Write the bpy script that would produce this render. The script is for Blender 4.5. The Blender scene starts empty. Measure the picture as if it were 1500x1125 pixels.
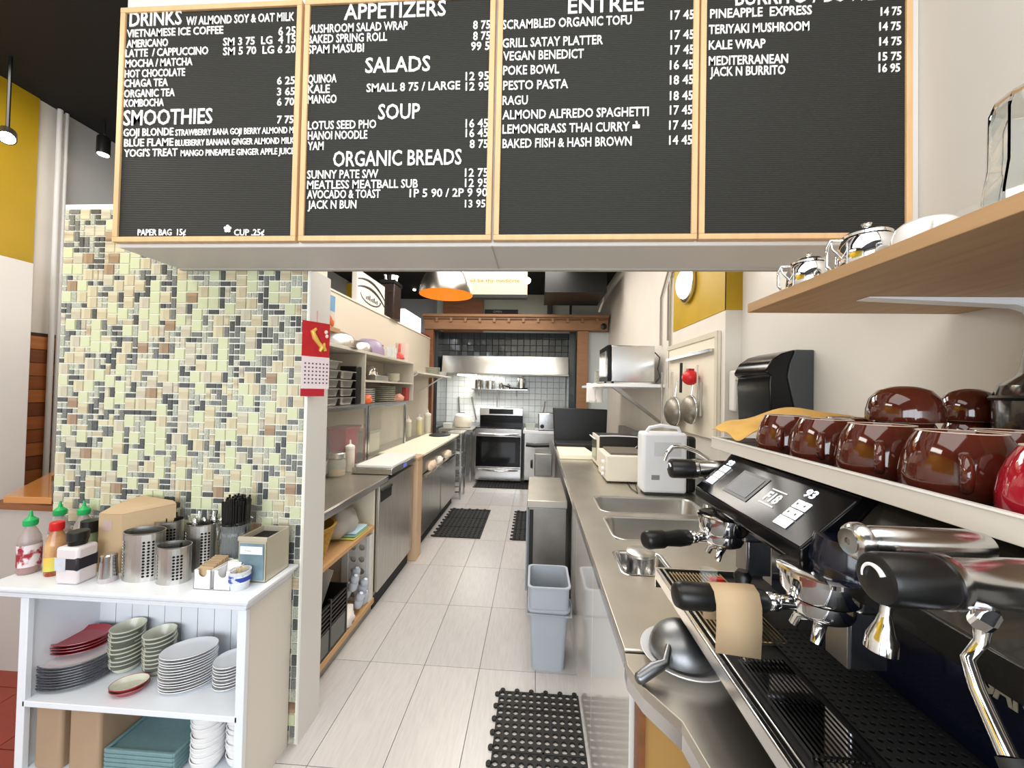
import bpy, math, random
from mathutils import Vector, Matrix
R = random.Random(7)
PI = math.pi
C = bpy.context.scene.collection
sc = bpy.context.scene
# ------------------------------------------------------------------ camera, world, light, exposure
F = 560.0; H = 1.55; YAW = math.atan(35/560); PIT = math.radians(1.0); ROL = .02
fw = Vector((-math.sin(YAW)*math.cos(PIT), math.cos(YAW)*math.cos(PIT), math.sin(PIT)))
rt0 = Vector((math.cos(YAW), math.sin(YAW), 0)); up0 = rt0.cross(fw)
cr, sr = math.cos(ROL), math.sin(ROL)
cam = bpy.data.objects.new('camera', bpy.data.cameras.new('camera')); C.objects.link(cam)
cam.data.sensor_width = 36; cam.data.lens = 36*F/1500; cam.data.clip_start = .01
# image vector of rt0 is (cr, down sr); of up0 is (sr, down -cr)  ->  camera axes in world:
camx = rt0*cr + up0*sr
camy = -(rt0*sr) + up0*cr
m = Matrix((camx, camy, -fw)).transposed().to_4x4(); m.translation = (0, 0, H)
cam.matrix_world = m
sc.camera = cam
w = bpy.data.worlds.new('world'); sc.world = w; w.use_nodes = True
w.node_tree.nodes['Background'].inputs[0].default_value = (.86, .92, 1, 1)
w.node_tree.nodes['Background'].inputs[1].default_value = 1.6
sc.view_settings.view_transform = 'Standard'; sc.view_settings.look = 'None'
sc.view_settings.gamma = 1; sc.view_settings.use_curve_mapping = False
sc.view_settings.exposure = .3
def area(name, loc, size, power, col, direction):
    l = bpy.data.lights.new(name, 'AREA'); l.shape = 'RECTANGLE'; l.size, l.size_y = size; l.energy = power; l.color = col
    o = bpy.data.objects.new(name, l); C.objects.link(o); o.location = loc
    o.rotation_euler = Vector(direction).to_track_quat('-Z', 'Y').to_euler(); return o
area('shop_window_daylight', (-.6, -2.85, 1.75), (4.6, 2.0), 130, (.88, .94, 1), (0, 1, -.04))
area('ceiling_fill_light', (-.3, .1, 3.3), (3.0, 1.8), 42, (1, .96, .9), (0, 0, -1))  # this and the next four: fill lamps added below the ceiling, no real fixtures
area('ceiling_fill_light', (-.4, 2.9, 3.3), (1.6, 2.0), 55, (1, .95, .88), (0, 0, -1))
area('ceiling_fill_light', (-.4, 4.9, 3.3), (1.6, 1.0), 52, (1, .95, .88), (0, 0, -1))
area('ceiling_fill_light', (-2.6, 1.0, 3.3), (.6, 1.6), 30, (1, .95, .88), (0, 0, -1))
area('ceiling_fill_light', (-3.6, 4.0, 3.3), (1.0, 1.6), 30, (1, .92, .84), (0, 0, -1))
area('hood_lamp_light', (-.9, 6.6, 1.78), (.5, .1), 10, (1, .98, .95), (0, .2, -1))
# pixel of the photograph + one known world coordinate -> world point
def ray(px, py):
    u = (px-750)/F; v = (py-562.5)/F
    return fw + (u*cr+v*sr)*rt0 + (u*sr-v*cr)*up0
def PY(px, py, y): r = ray(px, py); return Vector((0, 0, H)) + r*(y/r[1])
def PZ(px, py, z): r = ray(px, py); return Vector((0, 0, H)) + r*((z-H)/r[2])
def PX(px, py, x): r = ray(px, py); return Vector((0, 0, H)) + r*(x/r[0])
# ------------------------------------------------------------------ materials
def lin(h):
    h = h.lstrip('#'); v = [int(h[i:i+2], 16)/255 for i in (0, 2, 4)]
    return tuple(((c+.055)/1.055)**2.4 if c > .04045 else c/12.92 for c in v)+(1,)
MC = {}
def mat(key, col='#ffffff', rough=.5, metal=0, trans=0, emit=None, es=0, noise=0, nscale=8, stretch=(1,1,1), col2=None, bump=0, coat=0, alpha=1, ior=1.45, thr=None, wave=None, spec=None):
    if key in MC: return MC[key]
    m = bpy.data.materials.new(key); m.use_nodes = True; nt = m.node_tree; b = nt.nodes['Principled BSDF']
    b.inputs['Base Color'].default_value = lin(col); b.inputs['Roughness'].default_value = rough; b.inputs['Metallic'].default_value = metal
    b.inputs['IOR'].default_value = ior
    if trans: b.inputs['Transmission Weight'].default_value = trans
    if coat: b.inputs['Coat Weight'].default_value = coat; b.inputs['Coat Roughness'].default_value = .05
    if alpha < 1: b.inputs['Alpha'].default_value = alpha
    if spec is not None: b.inputs['Specular IOR Level'].default_value = spec
    if emit: b.inputs['Emission Color'].default_value = lin(emit); b.inputs['Emission Strength'].default_value = es
    if noise or col2 or bump or wave:
        tc = nt.nodes.new('ShaderNodeTexCoord'); mp = nt.nodes.new('ShaderNodeMapping'); mp.inputs['Scale'].default_value = stretch
        nt.links.new(tc.outputs['Object'], mp.inputs['Vector'])
        if wave:
            n = nt.nodes.new('ShaderNodeTexWave'); n.bands_direction = wave; n.inputs['Scale'].default_value = nscale
            n.inputs['Distortion'].default_value = noise*10; n.inputs['Detail'].default_value = 2
        else:
            n = nt.nodes.new('ShaderNodeTexNoise'); n.inputs['Scale'].default_value = nscale; n.inputs['Detail'].default_value = 5
        nt.links.new(mp.outputs[0], n.inputs['Vector'])
        fac = n.outputs['Fac']
        if noise or col2:
            rp = nt.nodes.new('ShaderNodeValToRGB'); a, c = (thr or (.35, .65))
            rp.color_ramp.elements[0].position = a; rp.color_ramp.elements[1].position = c
            c1 = lin(col); c2 = lin(col2) if col2 else tuple(x*(1-noise) for x in c1[:3])+(1,)
            rp.color_ramp.elements[0].color = c2; rp.color_ramp.elements[1].color = c1
            nt.links.new(fac, rp.inputs[0]); nt.links.new(rp.outputs[0], b.inputs['Base Color'])
        if bump:
            bp = nt.nodes.new('ShaderNodeBump'); bp.inputs['Strength'].default_value = bump; bp.inputs['Distance'].default_value = .002
            nt.links.new(fac, bp.inputs['Height']); nt.links.new(bp.outputs[0], b.inputs['Normal'])
    MC[key] = m; return m
M_wall = mat('wall_paint', '#d9d2c8', .6, noise=.05, nscale=3)
M_wallr = mat('wall_right_paint', '#d8d4cd', .35, noise=.04, nscale=2)
M_beam = mat('beam_paint', '#d8d5d0', .45)
M_ceil = mat('ceiling_black', '#141414', .8)
M_grey = mat('grey_paint', '#a3a5a5', .6)
M_yel = mat('mustard_paint', '#b5920f', .5, noise=.1, nscale=4)
M_white = mat('white_satin', '#eceef2', .35)
M_whitew = mat('white_paint_wood', '#e4e9ef', .3, noise=.03, nscale=6)
M_pine = mat('pine', '#d3a673', .5, noise=.18, nscale=5, stretch=(12, 1, 12), bump=.05)
M_pinef = mat('pine_frame', '#dcb485', .45, noise=.12, nscale=6, stretch=(6, 6, 1))
M_ply = mat('ply', '#c19c72', .55, noise=.15, nscale=4, stretch=(8, 1, 8))
M_brown = mat('brown_wood', '#8a5632', .5, noise=.25, nscale=4, stretch=(1, 6, 6))
M_beamw = mat('beam_wood', '#8f6848', .55, noise=.15, nscale=4, stretch=(1, 8, 8))
M_steel = mat('brushed_steel', '#cdcbc6', .34, 1, noise=.15, nscale=5, stretch=(1, 14, 1))
M_steelc = mat('counter_steel', '#cfc9be', .36, 1, noise=.14, nscale=4)
M_steeld = mat('dark_steel', '#a5a19b', .4, 1, noise=.2, nscale=5)
M_chrome = mat('chrome', '#e6e6e6', .06, 1)
M_sat = mat('satin_chrome', '#cfcfcf', .2, 1)
M_alu = mat('cast_aluminium', '#8b8d90', .38, 1, noise=.25, nscale=30)
M_black = mat('black_plastic', '#141414', .35)
M_blackg = mat('black_gloss', '#0b0b0d', .16, spec=.3)
M_blackn = mat('navy_black_gloss', '#0c0f1e', .15, coat=.3)
M_blackm = mat('black_matte', '#1a1a1a', .6)
M_rub = mat('black_rubber', '#222221', .7)
M_glass = mat('clear_glass', '#f4f8f8', .02, trans=1, ior=1.45)
M_glasst = mat('thin_glass', '#dfe8e6', .05, alpha=.10)
M_plas = mat('clear_plastic', '#eef2f2', .12, alpha=.35)
M_cera = mat('white_ceramic', '#e9e9ea', .15, coat=.3)
M_creme = mat('cream_ceramic', '#d3d3c0', .2, coat=.3)
M_cup = mat('brown_glaze', '#4c1d12', .08, coat=.8)
M_cupr = mat('red_glaze', '#a5182c', .08, coat=.8)
M_redp = mat('red_plastic', '#c81e1e', .35)
M_redc = mat('red_ceramic', '#a3333a', .3, coat=.3)
M_dkc = mat('dark_rim_ceramic', '#4b4a55', .25, coat=.3)
M_card = mat('cardboard', '#a68c72', .75, noise=.08, nscale=5)
M_kraft = mat('kraft_paper', '#b59c7a', .75, noise=.05, nscale=9)
M_green = mat('green_cap', '#1fa457', .4)
M_paper = mat('paper', '#efeae4', .7)
M_letter = mat('letter_white', '#ffffff', .5)
M_felt = mat('letter_board', '#262723', .7, wave='Z', nscale=46, noise=0, col2='#151612', bump=.6, thr=(.1, .6))
M_grout = mat('grout', '#efeddf', .7)
M_tgrout = mat('floor_grout', '#6f6a66', .8)
M_lit = mat('lamp_glow', '#ffffff', .5, emit='#fff4dd', es=14)
M_litw = mat('warm_sign_glow', '#b5a588', .5, emit='#ffd9a4', es=.5)
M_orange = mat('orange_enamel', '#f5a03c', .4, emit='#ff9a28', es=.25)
M_terr = mat('terracotta', '#8e3a2a', .5, noise=.15, nscale=6)
M_cream = mat('cream_plastic', '#e9e2d0', .35)
M_board = mat('cutting_board', '#f4efd8', .5)
M_teal = mat('teal_tray', '#6f8f93', .5, noise=.08, nscale=60)
M_gbin = mat('grey_bin', '#a9b0b8', .4)
M_gloss = mat('white_gloss_panel', '#e0ddd8', .12, coat=.4)
M_black_tile = mat('black_tile', '#454d52', .12, coat=.8)
M_wtile = mat('white_tile', '#cfd4d4', .2)
M_wtg = mat('white_tile_grout', '#a9adac', .7)
M_cloth = mat('yellow_cloth', '#dcae5e', .85, noise=.12, nscale=25, bump=.1)
M_marble = mat('grey_marble', '#8d9292', .3, noise=.25, nscale=12)
M_smoke = mat('smoked_plastic', '#2a2320', .15, coat=.4)
# ------------------------------------------------------------------ mesh builder
class MB:
    def __init__(s, o=(0, 0, 0)): s.v = []; s.f = []; s.mi = []; s.o = Vector(o); s.cur = 0
    def add(s, vs, fs):
        b = len(s.v); s.v += [tuple(Vector(p)+s.o) for p in vs]; s.f += [tuple(b+i for i in f) for f in fs]; s.mi += [s.cur]*len(fs)
    def box(s, x0, x1, y0, y1, z0, z1):
        s.add([(x0,y0,z0),(x1,y0,z0),(x1,y1,z0),(x0,y1,z0),(x0,y0,z1),(x1,y0,z1),(x1,y1,z1),(x0,y1,z1)],
              [(0,3,2,1),(4,5,6,7),(0,1,5,4),(1,2,6,5),(2,3,7,6),(3,0,4,7)]); return s
    def hexa(s, bot, top):
        s.add(list(bot)+list(top), [(0,3,2,1),(4,5,6,7),(0,1,5,4),(1,2,6,5),(2,3,7,6),(3,0,4,7)]); return s
    def obox(s, c, size, rot):
        c = Vector(c); x, y, z = [q/2 for q in size]
        vs = [c + rot @ Vector(p) for p in [(-x,-y,-z),(x,-y,-z),(x,y,-z),(-x,y,-z),(-x,-y,z),(x,-y,z),(x,y,z),(-x,y,z)]]
        s.add(vs, [(0,3,2,1),(4,5,6,7),(0,1,5,4),(1,2,6,5),(2,3,7,6),(3,0,4,7)]); return s
    def prism(s, pts, z0, z1, axis='z'):
        n = len(pts)
        def P(a, b, c): return (a, b, c) if axis == 'z' else ((a, c, b) if axis == 'y' else (c, a, b))
        vs = [P(a, b, z0) for a, b in pts]+[P(a, b, z1) for a, b in pts]
        s.add(vs, [tuple(range(n))[::-1], tuple(range(n, 2*n))]+[(i, (i+1)%n, (i+1)%n+n, i+n) for i in range(n)]); return s
    def lathe(s, prof, n=24, c=(0,0,0), sx=1, sy=1, rot=None, cap=False, ang=0):
        c = Vector(c); vs = []; k = len(prof)
        for i in range(n):
            a = 2*PI*i/n+ang
            for r, z in prof:
                p = Vector((r*math.cos(a)*sx, r*math.sin(a)*sy, z))
                vs.append(c+(rot @ p if rot else p))
        fs = []
        for i in range(n):
            j = (i+1) % n
            for q in range(k-1): fs.append((i*k+q, j*k+q, j*k+q+1, i*k+q+1))
        if cap:
            fs.append(tuple(i*k for i in range(n))[::-1]); fs.append(tuple(i*k+k-1 for i in range(n)))
        s.add(vs, fs); return s
    def cyl(s, p0, p1, r0, r1=None, n=16, cap=True):
        p0 = Vector(p0); p1 = Vector(p1); r1 = r0 if r1 is None else r1
        d = p1-p0; rot = d.to_track_quat('Z', 'Y').to_matrix()
        return s.lathe([(r0, 0), (r1, d.length)], n, p0, rot=rot, cap=cap)
    def turn(s, p0, p1, prof, n=20, cap=True):   # profile along the axis p0->p1: (radius, fraction)
        p0 = Vector(p0); p1 = Vector(p1); d = p1-p0; rot = d.to_track_quat('Z', 'Y').to_matrix()
        return s.lathe([(r, t*d.length) for r, t in prof], n, p0, rot=rot, cap=cap)
    def tube(s, pts, r, n=8, cap=True):
        pts = [Vector(p) for p in pts]; k = len(pts); rs = r if isinstance(r, (list, tuple)) else [r]*k
        t0 = (pts[1]-pts[0]).normalized(); nrm = t0.orthogonal().normalized(); rings = []; prev = t0
        for i, p in enumerate(pts):
            t = ((pts[min(i+1, k-1)]-p).normalized()+(p-pts[max(i-1, 0)]).normalized())
            t = t.normalized() if t.length > 1e-6 else prev
            q = prev.rotation_difference(t); nrm = (q @ nrm); nrm = (nrm-t*nrm.dot(t)).normalized(); prev = t
            bn = t.cross(nrm)
            rings.append([p+(nrm*math.cos(2*PI*j/n)+bn*math.sin(2*PI*j/n))*rs[i] for j in range(n)])
        fs = []
        for i in range(k-1):
            for j in range(n): fs.append((i*n+j, i*n+(j+1)%n, (i+1)*n+(j+1)%n, (i+1)*n+j))
        if cap: fs += [tuple(range(n))[::-1], tuple(range((k-1)*n, k*n))]
        s.add([v for r_ in rings for v in r_], fs); return s
    def ball(s, c, r, rz=None, n=16, m=10, ry=None, z0=-PI/2, z1=PI/2):
        rz = rz or r; ry = ry or r
        return s.lathe([(math.cos(z0+(z1-z0)*i/m), rz*math.sin(z0+(z1-z0)*i/m)) for i in range(m+1)], n, c, sx=r, sy=ry)
    def holes(s, nu, nv, du, dv, r, th, mp, skip=None, oct_=8):
        """perforated sheet: nu x nv cells, mp(u, v, d) -> point"""
        for i in range(nu):
            for j in range(nv):
                u0, v0 = i*du, j*dv; u1, v1 = u0+du, v0+dv; cu, cv = (u0+u1)/2, (v0+v1)/2
                sq = [(u1,cv),(u1,v1),(cu,v1),(u0,v1),(u0,cv),(u0,v0),(cu,v0),(u1,v0)]
                if skip and skip(i, j):
                    s.add([mp(u0,v0,0),mp(u1,v0,0),mp(u1,v1,0),mp(u0,v1,0)], [(0,1,2,3)])
                    continue
                ci = [(cu+r*math.cos(PI/4*k), cv+r*math.sin(PI/4*k)) for k in range(8)]
                vs = [mp(a,b,0) for a,b in sq]+[mp(a,b,0) for a,b in ci]+[mp(a,b,-th) for a,b in ci]
                s.add(vs, [(k,(k+1)%8,8+(k+1)%8,8+k) for k in range(8)]+[(8+k,8+(k+1)%8,16+(k+1)%8,16+k) for k in range(8)])
        return s
    def build(s, name, m, parent=None, bevel=0, seg=2, smooth=35, solid=0, sub=0):
        root = parent
        off = Vector((0, 0, 0))
        while root is not None: off += root.location; root = root.parent
        me = bpy.data.meshes.new(name)
        me.from_pydata([tuple(Vector(p)-off) for p in s.v], [], s.f)
        ms = m if isinstance(m, (list, tuple)) else [m]
        for x in ms: me.materials.append(x)
        if len(ms) > 1: me.polygons.foreach_set('material_index', s.mi)
        me.update()
        import bmesh
        bm = bmesh.new(); bm.from_mesh(me); bmesh.ops.recalc_face_normals(bm, faces=bm.faces); bm.to_mesh(me); bm.free()
        if smooth: me.shade_smooth(); me.set_sharp_from_angle(angle=math.radians(smooth))
        o = bpy.data.objects.new(name, me); C.objects.link(o)
        if parent is not None: o.parent = parent
        if solid: mo = o.modifiers.new('solid', 'SOLIDIFY'); mo.thickness = solid; mo.offset = 0
        if bevel: mo = o.modifiers.new('bevel', 'BEVEL'); mo.width = bevel; mo.segments = seg; mo.limit_method = 'ANGLE'
        if sub: mo = o.modifiers.new('sub', 'SUBSURF'); mo.levels = sub; mo.render_levels = sub
        return o
def tag(o, label=None, cat=None, group=None, kind=None):
    if label: o['label'] = label
    if cat: o['category'] = cat
    if group: o['group'] = group
    if kind: o['kind'] = kind
    return o
def thing(name, label, cat, loc=(0, 0, 0), group=None, rz=0):
    o = bpy.data.objects.new(name, None); C.objects.link(o); o.location = loc; o.rotation_euler.z = rz
    o.empty_display_size = .05
    return tag(o, label, cat, group)
def dup(root, loc, label=None, group=None, rz=None, scale=None, parent=None):
    def cp(o, par):
        c = o.copy(); C.objects.link(c); c.parent = par
        for ch in list(o.children): cp(ch, c)
        return c
    r = cp(root, parent); r.location = loc
    if rz is not None: r.rotation_euler.z = rz
    if scale: r.scale = (scale,)*3 if not isinstance(scale, tuple) else scale
    if label: r['label'] = label
    if group: r['group'] = group
    return r
def struct(name, mb, m, **k): return tag(mb.build(name, m, **k), kind='structure')
ORD = ['topmost', 'second', 'third', 'fourth', 'fifth', 'sixth', 'seventh', 'eighth', 'ninth', 'tenth', 'eleventh', 'twelfth', 'thirteenth', 'fourteenth']
def stack(first, n, dz, label, group, x, y, z, jit=.002, rz=None):
    """n copies piled up from z; label has a {} for the place in the pile"""
    for k in range(n):
        q = n-1-k
        nm = ORD[q] if q < n-1 or n == 1 else 'lowest'
        loc = (x+R.uniform(-jit, jit), y+R.uniform(-jit, jit), z+k*dz)
        if k == 0: first.location = loc; first['label'] = label.format(nm); first['group'] = group; first.rotation_euler.z = rz or 0
        else: dup(first, loc, label.format(nm), group, rz)
_dg = []
def text(body, name, m, parent, fit, depth=.002, bold=.012):
    """fit(bounds)->function mapping (u in 0..1, v in 0..1, d) to world"""
    cu = bpy.data.curves.new('t', 'FONT'); cu.body = body; cu.size = 1; cu.offset = bold; cu.resolution_u = 2; cu.extrude = .01
    o = bpy.data.objects.new('t', cu); C.objects.link(o); _dg.append((o, name, m, parent, fit, depth))
def flush_text():
    bpy.context.view_layer.update(); dg = bpy.context.evaluated_depsgraph_get()
    for o, name, m, parent, fit, depth in _dg:
        me = bpy.data.meshes.new_from_object(o.evaluated_get(dg)); me.name = name
        xs = [v.co.x for v in me.vertices]
        if not xs: continue
        x0, x1 = min(xs), max(xs)
        off = Vector((0, 0, 0)); root = parent
        while root is not None: off += root.location; root = root.parent
        for v in me.vertices:
            v.co = Vector(fit((v.co.x-x0)/(x1-x0), v.co.y/.70, depth if v.co.z > 0 else 0))-off
        me.materials.clear(); me.materials.append(m)
        n = bpy.data.objects.new(name, me); C.objects.link(n); n.parent = parent
        bpy.data.objects.remove(o)
    _dg.clear()
def fit_plane(p0, px, pz, pn):
    p0, px, pz, pn = map(Vector, (p0, px, pz, pn))
    return lambda u, v, d: p0+px*u+pz*v+pn*d
# ================================================================== SETTING
fl = struct('floor', MB().box(-1.93, 1.3, -3, 7.6, -.1, -.006), M_tgrout)
struct('floor_dining', MB().box(-6, -1.93, -3, 7.6, -.1, -.006), mat('terracotta_grout', '#6b3328', .8))
M_ft = [mat('floor_tile_%d' % k, c, .28, noise=.1, nscale=9, stretch=(9, 1, 1), bump=.05) for k, c in enumerate(['#c6c2bf', '#c2bebc', '#cac5c1', '#bfbbb9'])]
tile0 = None; TX = [-1.835+.3105*i for i in range(-1, 11)]; 
for mi in range(4):
    pass
tmesh = {}
for i in range(10):
    for j in range(-1, 10):
        x0 = -1.836+.3105*i; y0 = 1.537+.604*j; k = R.randrange(4)
        key = k
        if key not in tmesh:
            o = MB().box(.0016, .3089, .0016, .6024, -.008, 0).build('tile', M_ft[k], fl, bevel=.0012, seg=1)
            tmesh[key] = o.data
        else:
            o = bpy.data.objects.new('tile', tmesh[key]); C.objects.link(o); o.parent = fl
        o.location = (x0, y0, 0)
fd = bpy.data.objects['floor_dining']
tm = None
for i in range(4):
    for j in range(10):
        if tm is None: o = MB().box(.002, .298, .002, .298, -.008, 0).build('tile', M_terr, fd); tm = o.data
        else: o = bpy.data.objects.new('tile', tm); C.objects.link(o); o.parent = fd
        o.location = (-1.94-.3*(i+1), .6+.3*j, 0)
struct('ceiling', MB().box(-6, 1.3, -3, 7.6, 3.35, 3.45), M_ceil)
struct('wall_right', MB().box(1.27, 1.4, -3, 2.45, 0, 3.35), M_wallr)
wr2 = struct('wall_right_rear', MB().box(1.17, 1.4, 2.45, 7.6, 0, 3.35), M_wall)
struct('trim_1', MB().box(1.166, 1.17, 2.446, 3.35, 2.08, 3.3).box(1.166, 1.27, 2.446, 2.45, 2.08, 3.3), M_yel)
struct('wall_far', MB().box(-6, 1.3, 7.5, 7.6, 0, 3.35), M_grey)
struct('wall_left', MB().box(-6, -3.2, -3, -2.9, 0, 3.35).box(-3.3, -3.2, -3, 3.3, 0, 3.35), M_wall)
struct('trim_2', MB().box(-3.2, -3.19, -2, PX(52, 300, -3.19).y, 1.9, 3.35), M_yel)
struct('trim_10', MB().box(-3.2, -3.192, PX(97, 250, -3.19).y, 3.3, 1.75, 3.35), M_grey)
struct('wall_dining_far', MB().box(-6, -3.19, 7.3, 7.4, 0, 3.35).box(-3.32, -3.2, 3.3, 7.4, 2.5, 3.35), M_grey)
struct('trim_4', MB().box(-3.6, -2.95, 6.2, 6.9, 1.9, 3.3), M_yel)
# rear wall with the shop window behind the viewer
bw = MB().box(-3.3, 1.3, -3.1, -3, 0, .6).box(-3.3, 1.3, -3.1, -3, 2.9, 3.35).box(-3.3, -2.9, -3.1, -3, .6, 2.9).box(1.0, 1.3, -3.1, -3, .6, 2.9)
struct('wall_back', bw, M_wall)
wf = MB()
for x in (-2.9, -1.6, -.3, .95): wf.box(x, x+.06, -3.06, -3.0, .6, 2.9)
struct('window_1', wf, M_blackm)
# tiled wall
wt = struct('wall_mosaic', MB().box(-2.19, -1.005, 1.624, 1.76, 0, 2.37), M_grout)
struct('trim_5', MB().box(-1.005, -.998, 1.618, 1.78, 0, 2.07), mat('post_white', '#d9d7d3', .5))
cell = .0255; G = .0042
nx, nz = int(1.18/cell), int(2.37/cell)
used = [[0]*nz for _ in range(nx)]
kinds = [('pale_green_glass', '#c6cba8', .12, 0), ('beige_striped_glass', '#ab9c82', .15, 1), ('brown_striped_glass', '#7d6350', .15, 1), ('grey_striped_glass', '#a2998c', .15, 1),
         ('dark_crackle', '#585c5d', .12, 2), ('charcoal_crackle', '#7d807d', .12, 2), ('pale_crackle', '#b7bbad', .12, 2), ('cream_crackle', '#c9c8b4', .15, 2)]
Tm = []
for n_, c_, r_, t_ in kinds:
    if t_ == 0: Tm.append(mat(n_, c_, r_, noise=.04, nscale=12))
    elif t_ == 1:
        c1 = c_; Tm.append(mat(n_, c_, r_, col2={'beige_striped_glass': '#c9c2a4', 'brown_striped_glass': '#a58f76', 'grey_striped_glass': '#c6c1aa'}[n_], nscale=9, stretch=(.3, 1, 4), thr=(.4, .6)))
    else: Tm.append(mat(n_, c_, r_, noise=.35, nscale=160, thr=(.4, .62), bump=.3))
rest = MB(); big = []
def place(i, j, a, b, k):
    for p in range(a):
        for q in range(b): used[i+p][j+q] = 1
    x0 = -2.187+i*cell; z0 = j*cell+.002
    if a == 2 and b == 2 and z0 > .82 and (z0 < 2.04 or x0 < -1.62) and len(big) < 300: big.append((x0, z0, k)); return
    rest.cur = k; y = 1.624
    X0, X1, Z0, Z1 = x0+G/2, x0+a*cell-G/2, z0+G/2, z0+b*cell-G/2; e = .0012; yf = y-.005
    rest.add([(X0,y,Z0),(X1,y,Z0),(X1,y,Z1),(X0,y,Z1),(X0+e,yf,Z0+e),(X1-e,yf,Z0+e),(X1-e,yf,Z1-e),(X0+e,yf,Z1-e)],
             [(4,5,6,7),(0,1,5,4),(1,2,6,5),(2,3,7,6),(3,0,4,7)])
for j in range(nz):
    for i in range(nx):
        if used[i][j]: continue
        def free(a, b): return i+a <= nx and j+b <= nz and all(not used[i+p][j+q] for p in range(a) for q in range(b))
        t = R.random()
        if t < .40 and free(2, 2): place(i, j, 2, 2, R.choices([0, 1, 2, 3], [6, 5, 1.6, 2.2])[0])
        elif t < .50 and free(2, 1): place(i, j, 2, 1, R.choices([4, 5, 6, 1], [4, 3, 3, 1])[0])
        elif t < .60 and free(1, 2): place(i, j, 1, 2, R.choices([4, 5, 6, 1, 3], [3, 3, 3, 1, 1])[0])
        else: place(i, j, 1, 1, R.choices([4, 5, 6, 7], [4, 4, 3, 4])[0])
o = rest.build('mosaic_tiles', Tm, wt, smooth=0); o['kind'] = 'stuff'
tms = {}
for n_, (x0, z0, k) in enumerate(big):
    kk = k if k == 0 else k+10*(n_ % 4)
    if kk not in tms:
        mb = MB(); a = 2*cell; e = .0012; A = G/2
        mb.add([(A,0,A),(a-A,0,A),(a-A,0,a-A),(A,0,a-A),(A+e,-.006,A+e),(a-A-e,-.006,A+e),(a-A-e,-.006,a-A-e),(A+e,-.006,a-A-e)], [(4,5,6,7),(0,1,5,4),(1,2,6,5),(2,3,7,6),(3,0,4,7)])
        o = mb.build('mosaic_tile', Tm[k], None, smooth=0)
        if k:   # shift stripes by moving mesh origin
            s_ = Vector((0, 0, .35*(n_ % 4)+.1*k))
        o.parent = wt; tms[kk] = o.data
    else:
        o = bpy.data.objects.new('mosaic_tile', tms[kk]); C.objects.link(o); o.parent = wt
    o.location = (x0, 1.6238, z0)
    if k and n_ % 2:   # half of the striped tiles are laid with stripes upright
        o.rotation_euler = (0, -PI/2, 0); o.location = (x0+2*cell, 1.6238, z0)
# bulkhead carrying the boards
struct('beam_front', MB().box(-1.6, 1.27, 1.352, 1.624, 2.065, 3.35), M_beam, bevel=.004)
struct('trim_6', MB().box(-1.6, 1.27, 1.60, 1.626, 2.06, 2.066).box(-.168, -.165, 1.345, 1.62, 2.062, 2.066), mat('seam', '#b9b5ae', .6))
# partition behind the left kitchen counter
struct('wall_partition', MB().box(-1.83, -1.75, 1.76, 7.4, 0, 2.37), mat('partition_paint', '#cfc4b2', .6))
struct('trim_7', MB().box(-1.84, -1.74, 1.76, 7.4, 2.37, 2.385), mat('partition_cap', '#dcd3c2', .6))

# ================================================================== MENU BOARDS
YB = 1.335
bx = [(PY(a, 200, YB-.008).x, PY(b, 200, YB-.008).x) for a, b in ((169, 436.5), (440.5, 722), (725.5, 1023), (1025.5, 1338))]
ZB, ZT = 2.078, 2.972
L1 = [("DRINKS",190,266,39,21),("W/ ALMOND SOY & OAT MILK",273,431,37,12),("VIETNAMESE ICE COFFEE",186,327,55,11),("6 25",408,433,52,12),
("AMERICANO",186,246,70,11),("SM 3 75  LG  4 15",327,433,67,11),("LATTE  / CAPPUCCINO",184,305,84,11),("SM 5 70  LG 6 20",327,433,81,11),("MOCHA / MATCHA",184,282,99,11),
("HOT CHOCOLATE",183,271,114,11),("CHAGA TEA",182,246,128,11),("6 25",406,432,124,11),("ORGANIC TEA",182,256,143,11),("3 65",406,432,140,11),("KOMBOCHA",182,240,157,11),
("6 70",406,431,155,11),("SMOOTHIES",181,311,184,22),("7 75",406,430,181,11),("GOJI BLONDE",181,254,200,11),("STRAWBERRY BANA GOJI BERRY ALMOND M",257,430,199,9),
("BLUE FLAME",182,254,215,11),("BLUEBERRY BANANA GINGER ALMOND MILK",257,431,214,9),("YOGI'S TREAT",182,260,230,11),("MANGO PINEAPPLE GINGER APPLE JUICE",265,431,229,9),
("PAPER BAG  15\u00a2",202,272,345,9),("CUP .25\u00a2",343,387,345,9)]
L2 = [("APPETIZERS",504,653,29,22),("MUSHROOM SALAD WRAP",451,597,49,12),("8 75",693,718,43,12),("BAKED SPRING ROLL",451,567,64,12),("8 75",693,718,59,12),("SPAM MASUBI",451,533,79,12),
("99 5",690,717,74,12),("SALADS",535,630,107,22),("QUINOA",451,493,122,12),("12 95",682,716,118,12),("KALE",451,483,137,12),("SMALL 8 75 / LARGE",537,674,135,12),("12 95",682,716,133,12),
("MANGO",451,493,152,12),("SOUP",554,615,175,22),("LOTUS SEED PHO",451,551,190,12),("16 45",682,715,187,12),("HANOI NOODLE",451,538,205,12),("16 45",682,715,201,12),("YAM",451,474,220,12),
("8 75",688,715,217,12),("ORGANIC BREADS",488,676,244,22),("SUNNY PATE S/W",450,554,262,12),("12 75",681,715,259,12),("MEATLESS MEATBALL SUB",450,612,277,12),("12 95",681,715,274,12),
("AVOCADO & TOAST",450,557,291,12),("1P 5 90 / 2P 9 90",600,714,289,12),("JACK N BUN",451,522,306,12),("13 95",681,711,304,11)]
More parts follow.
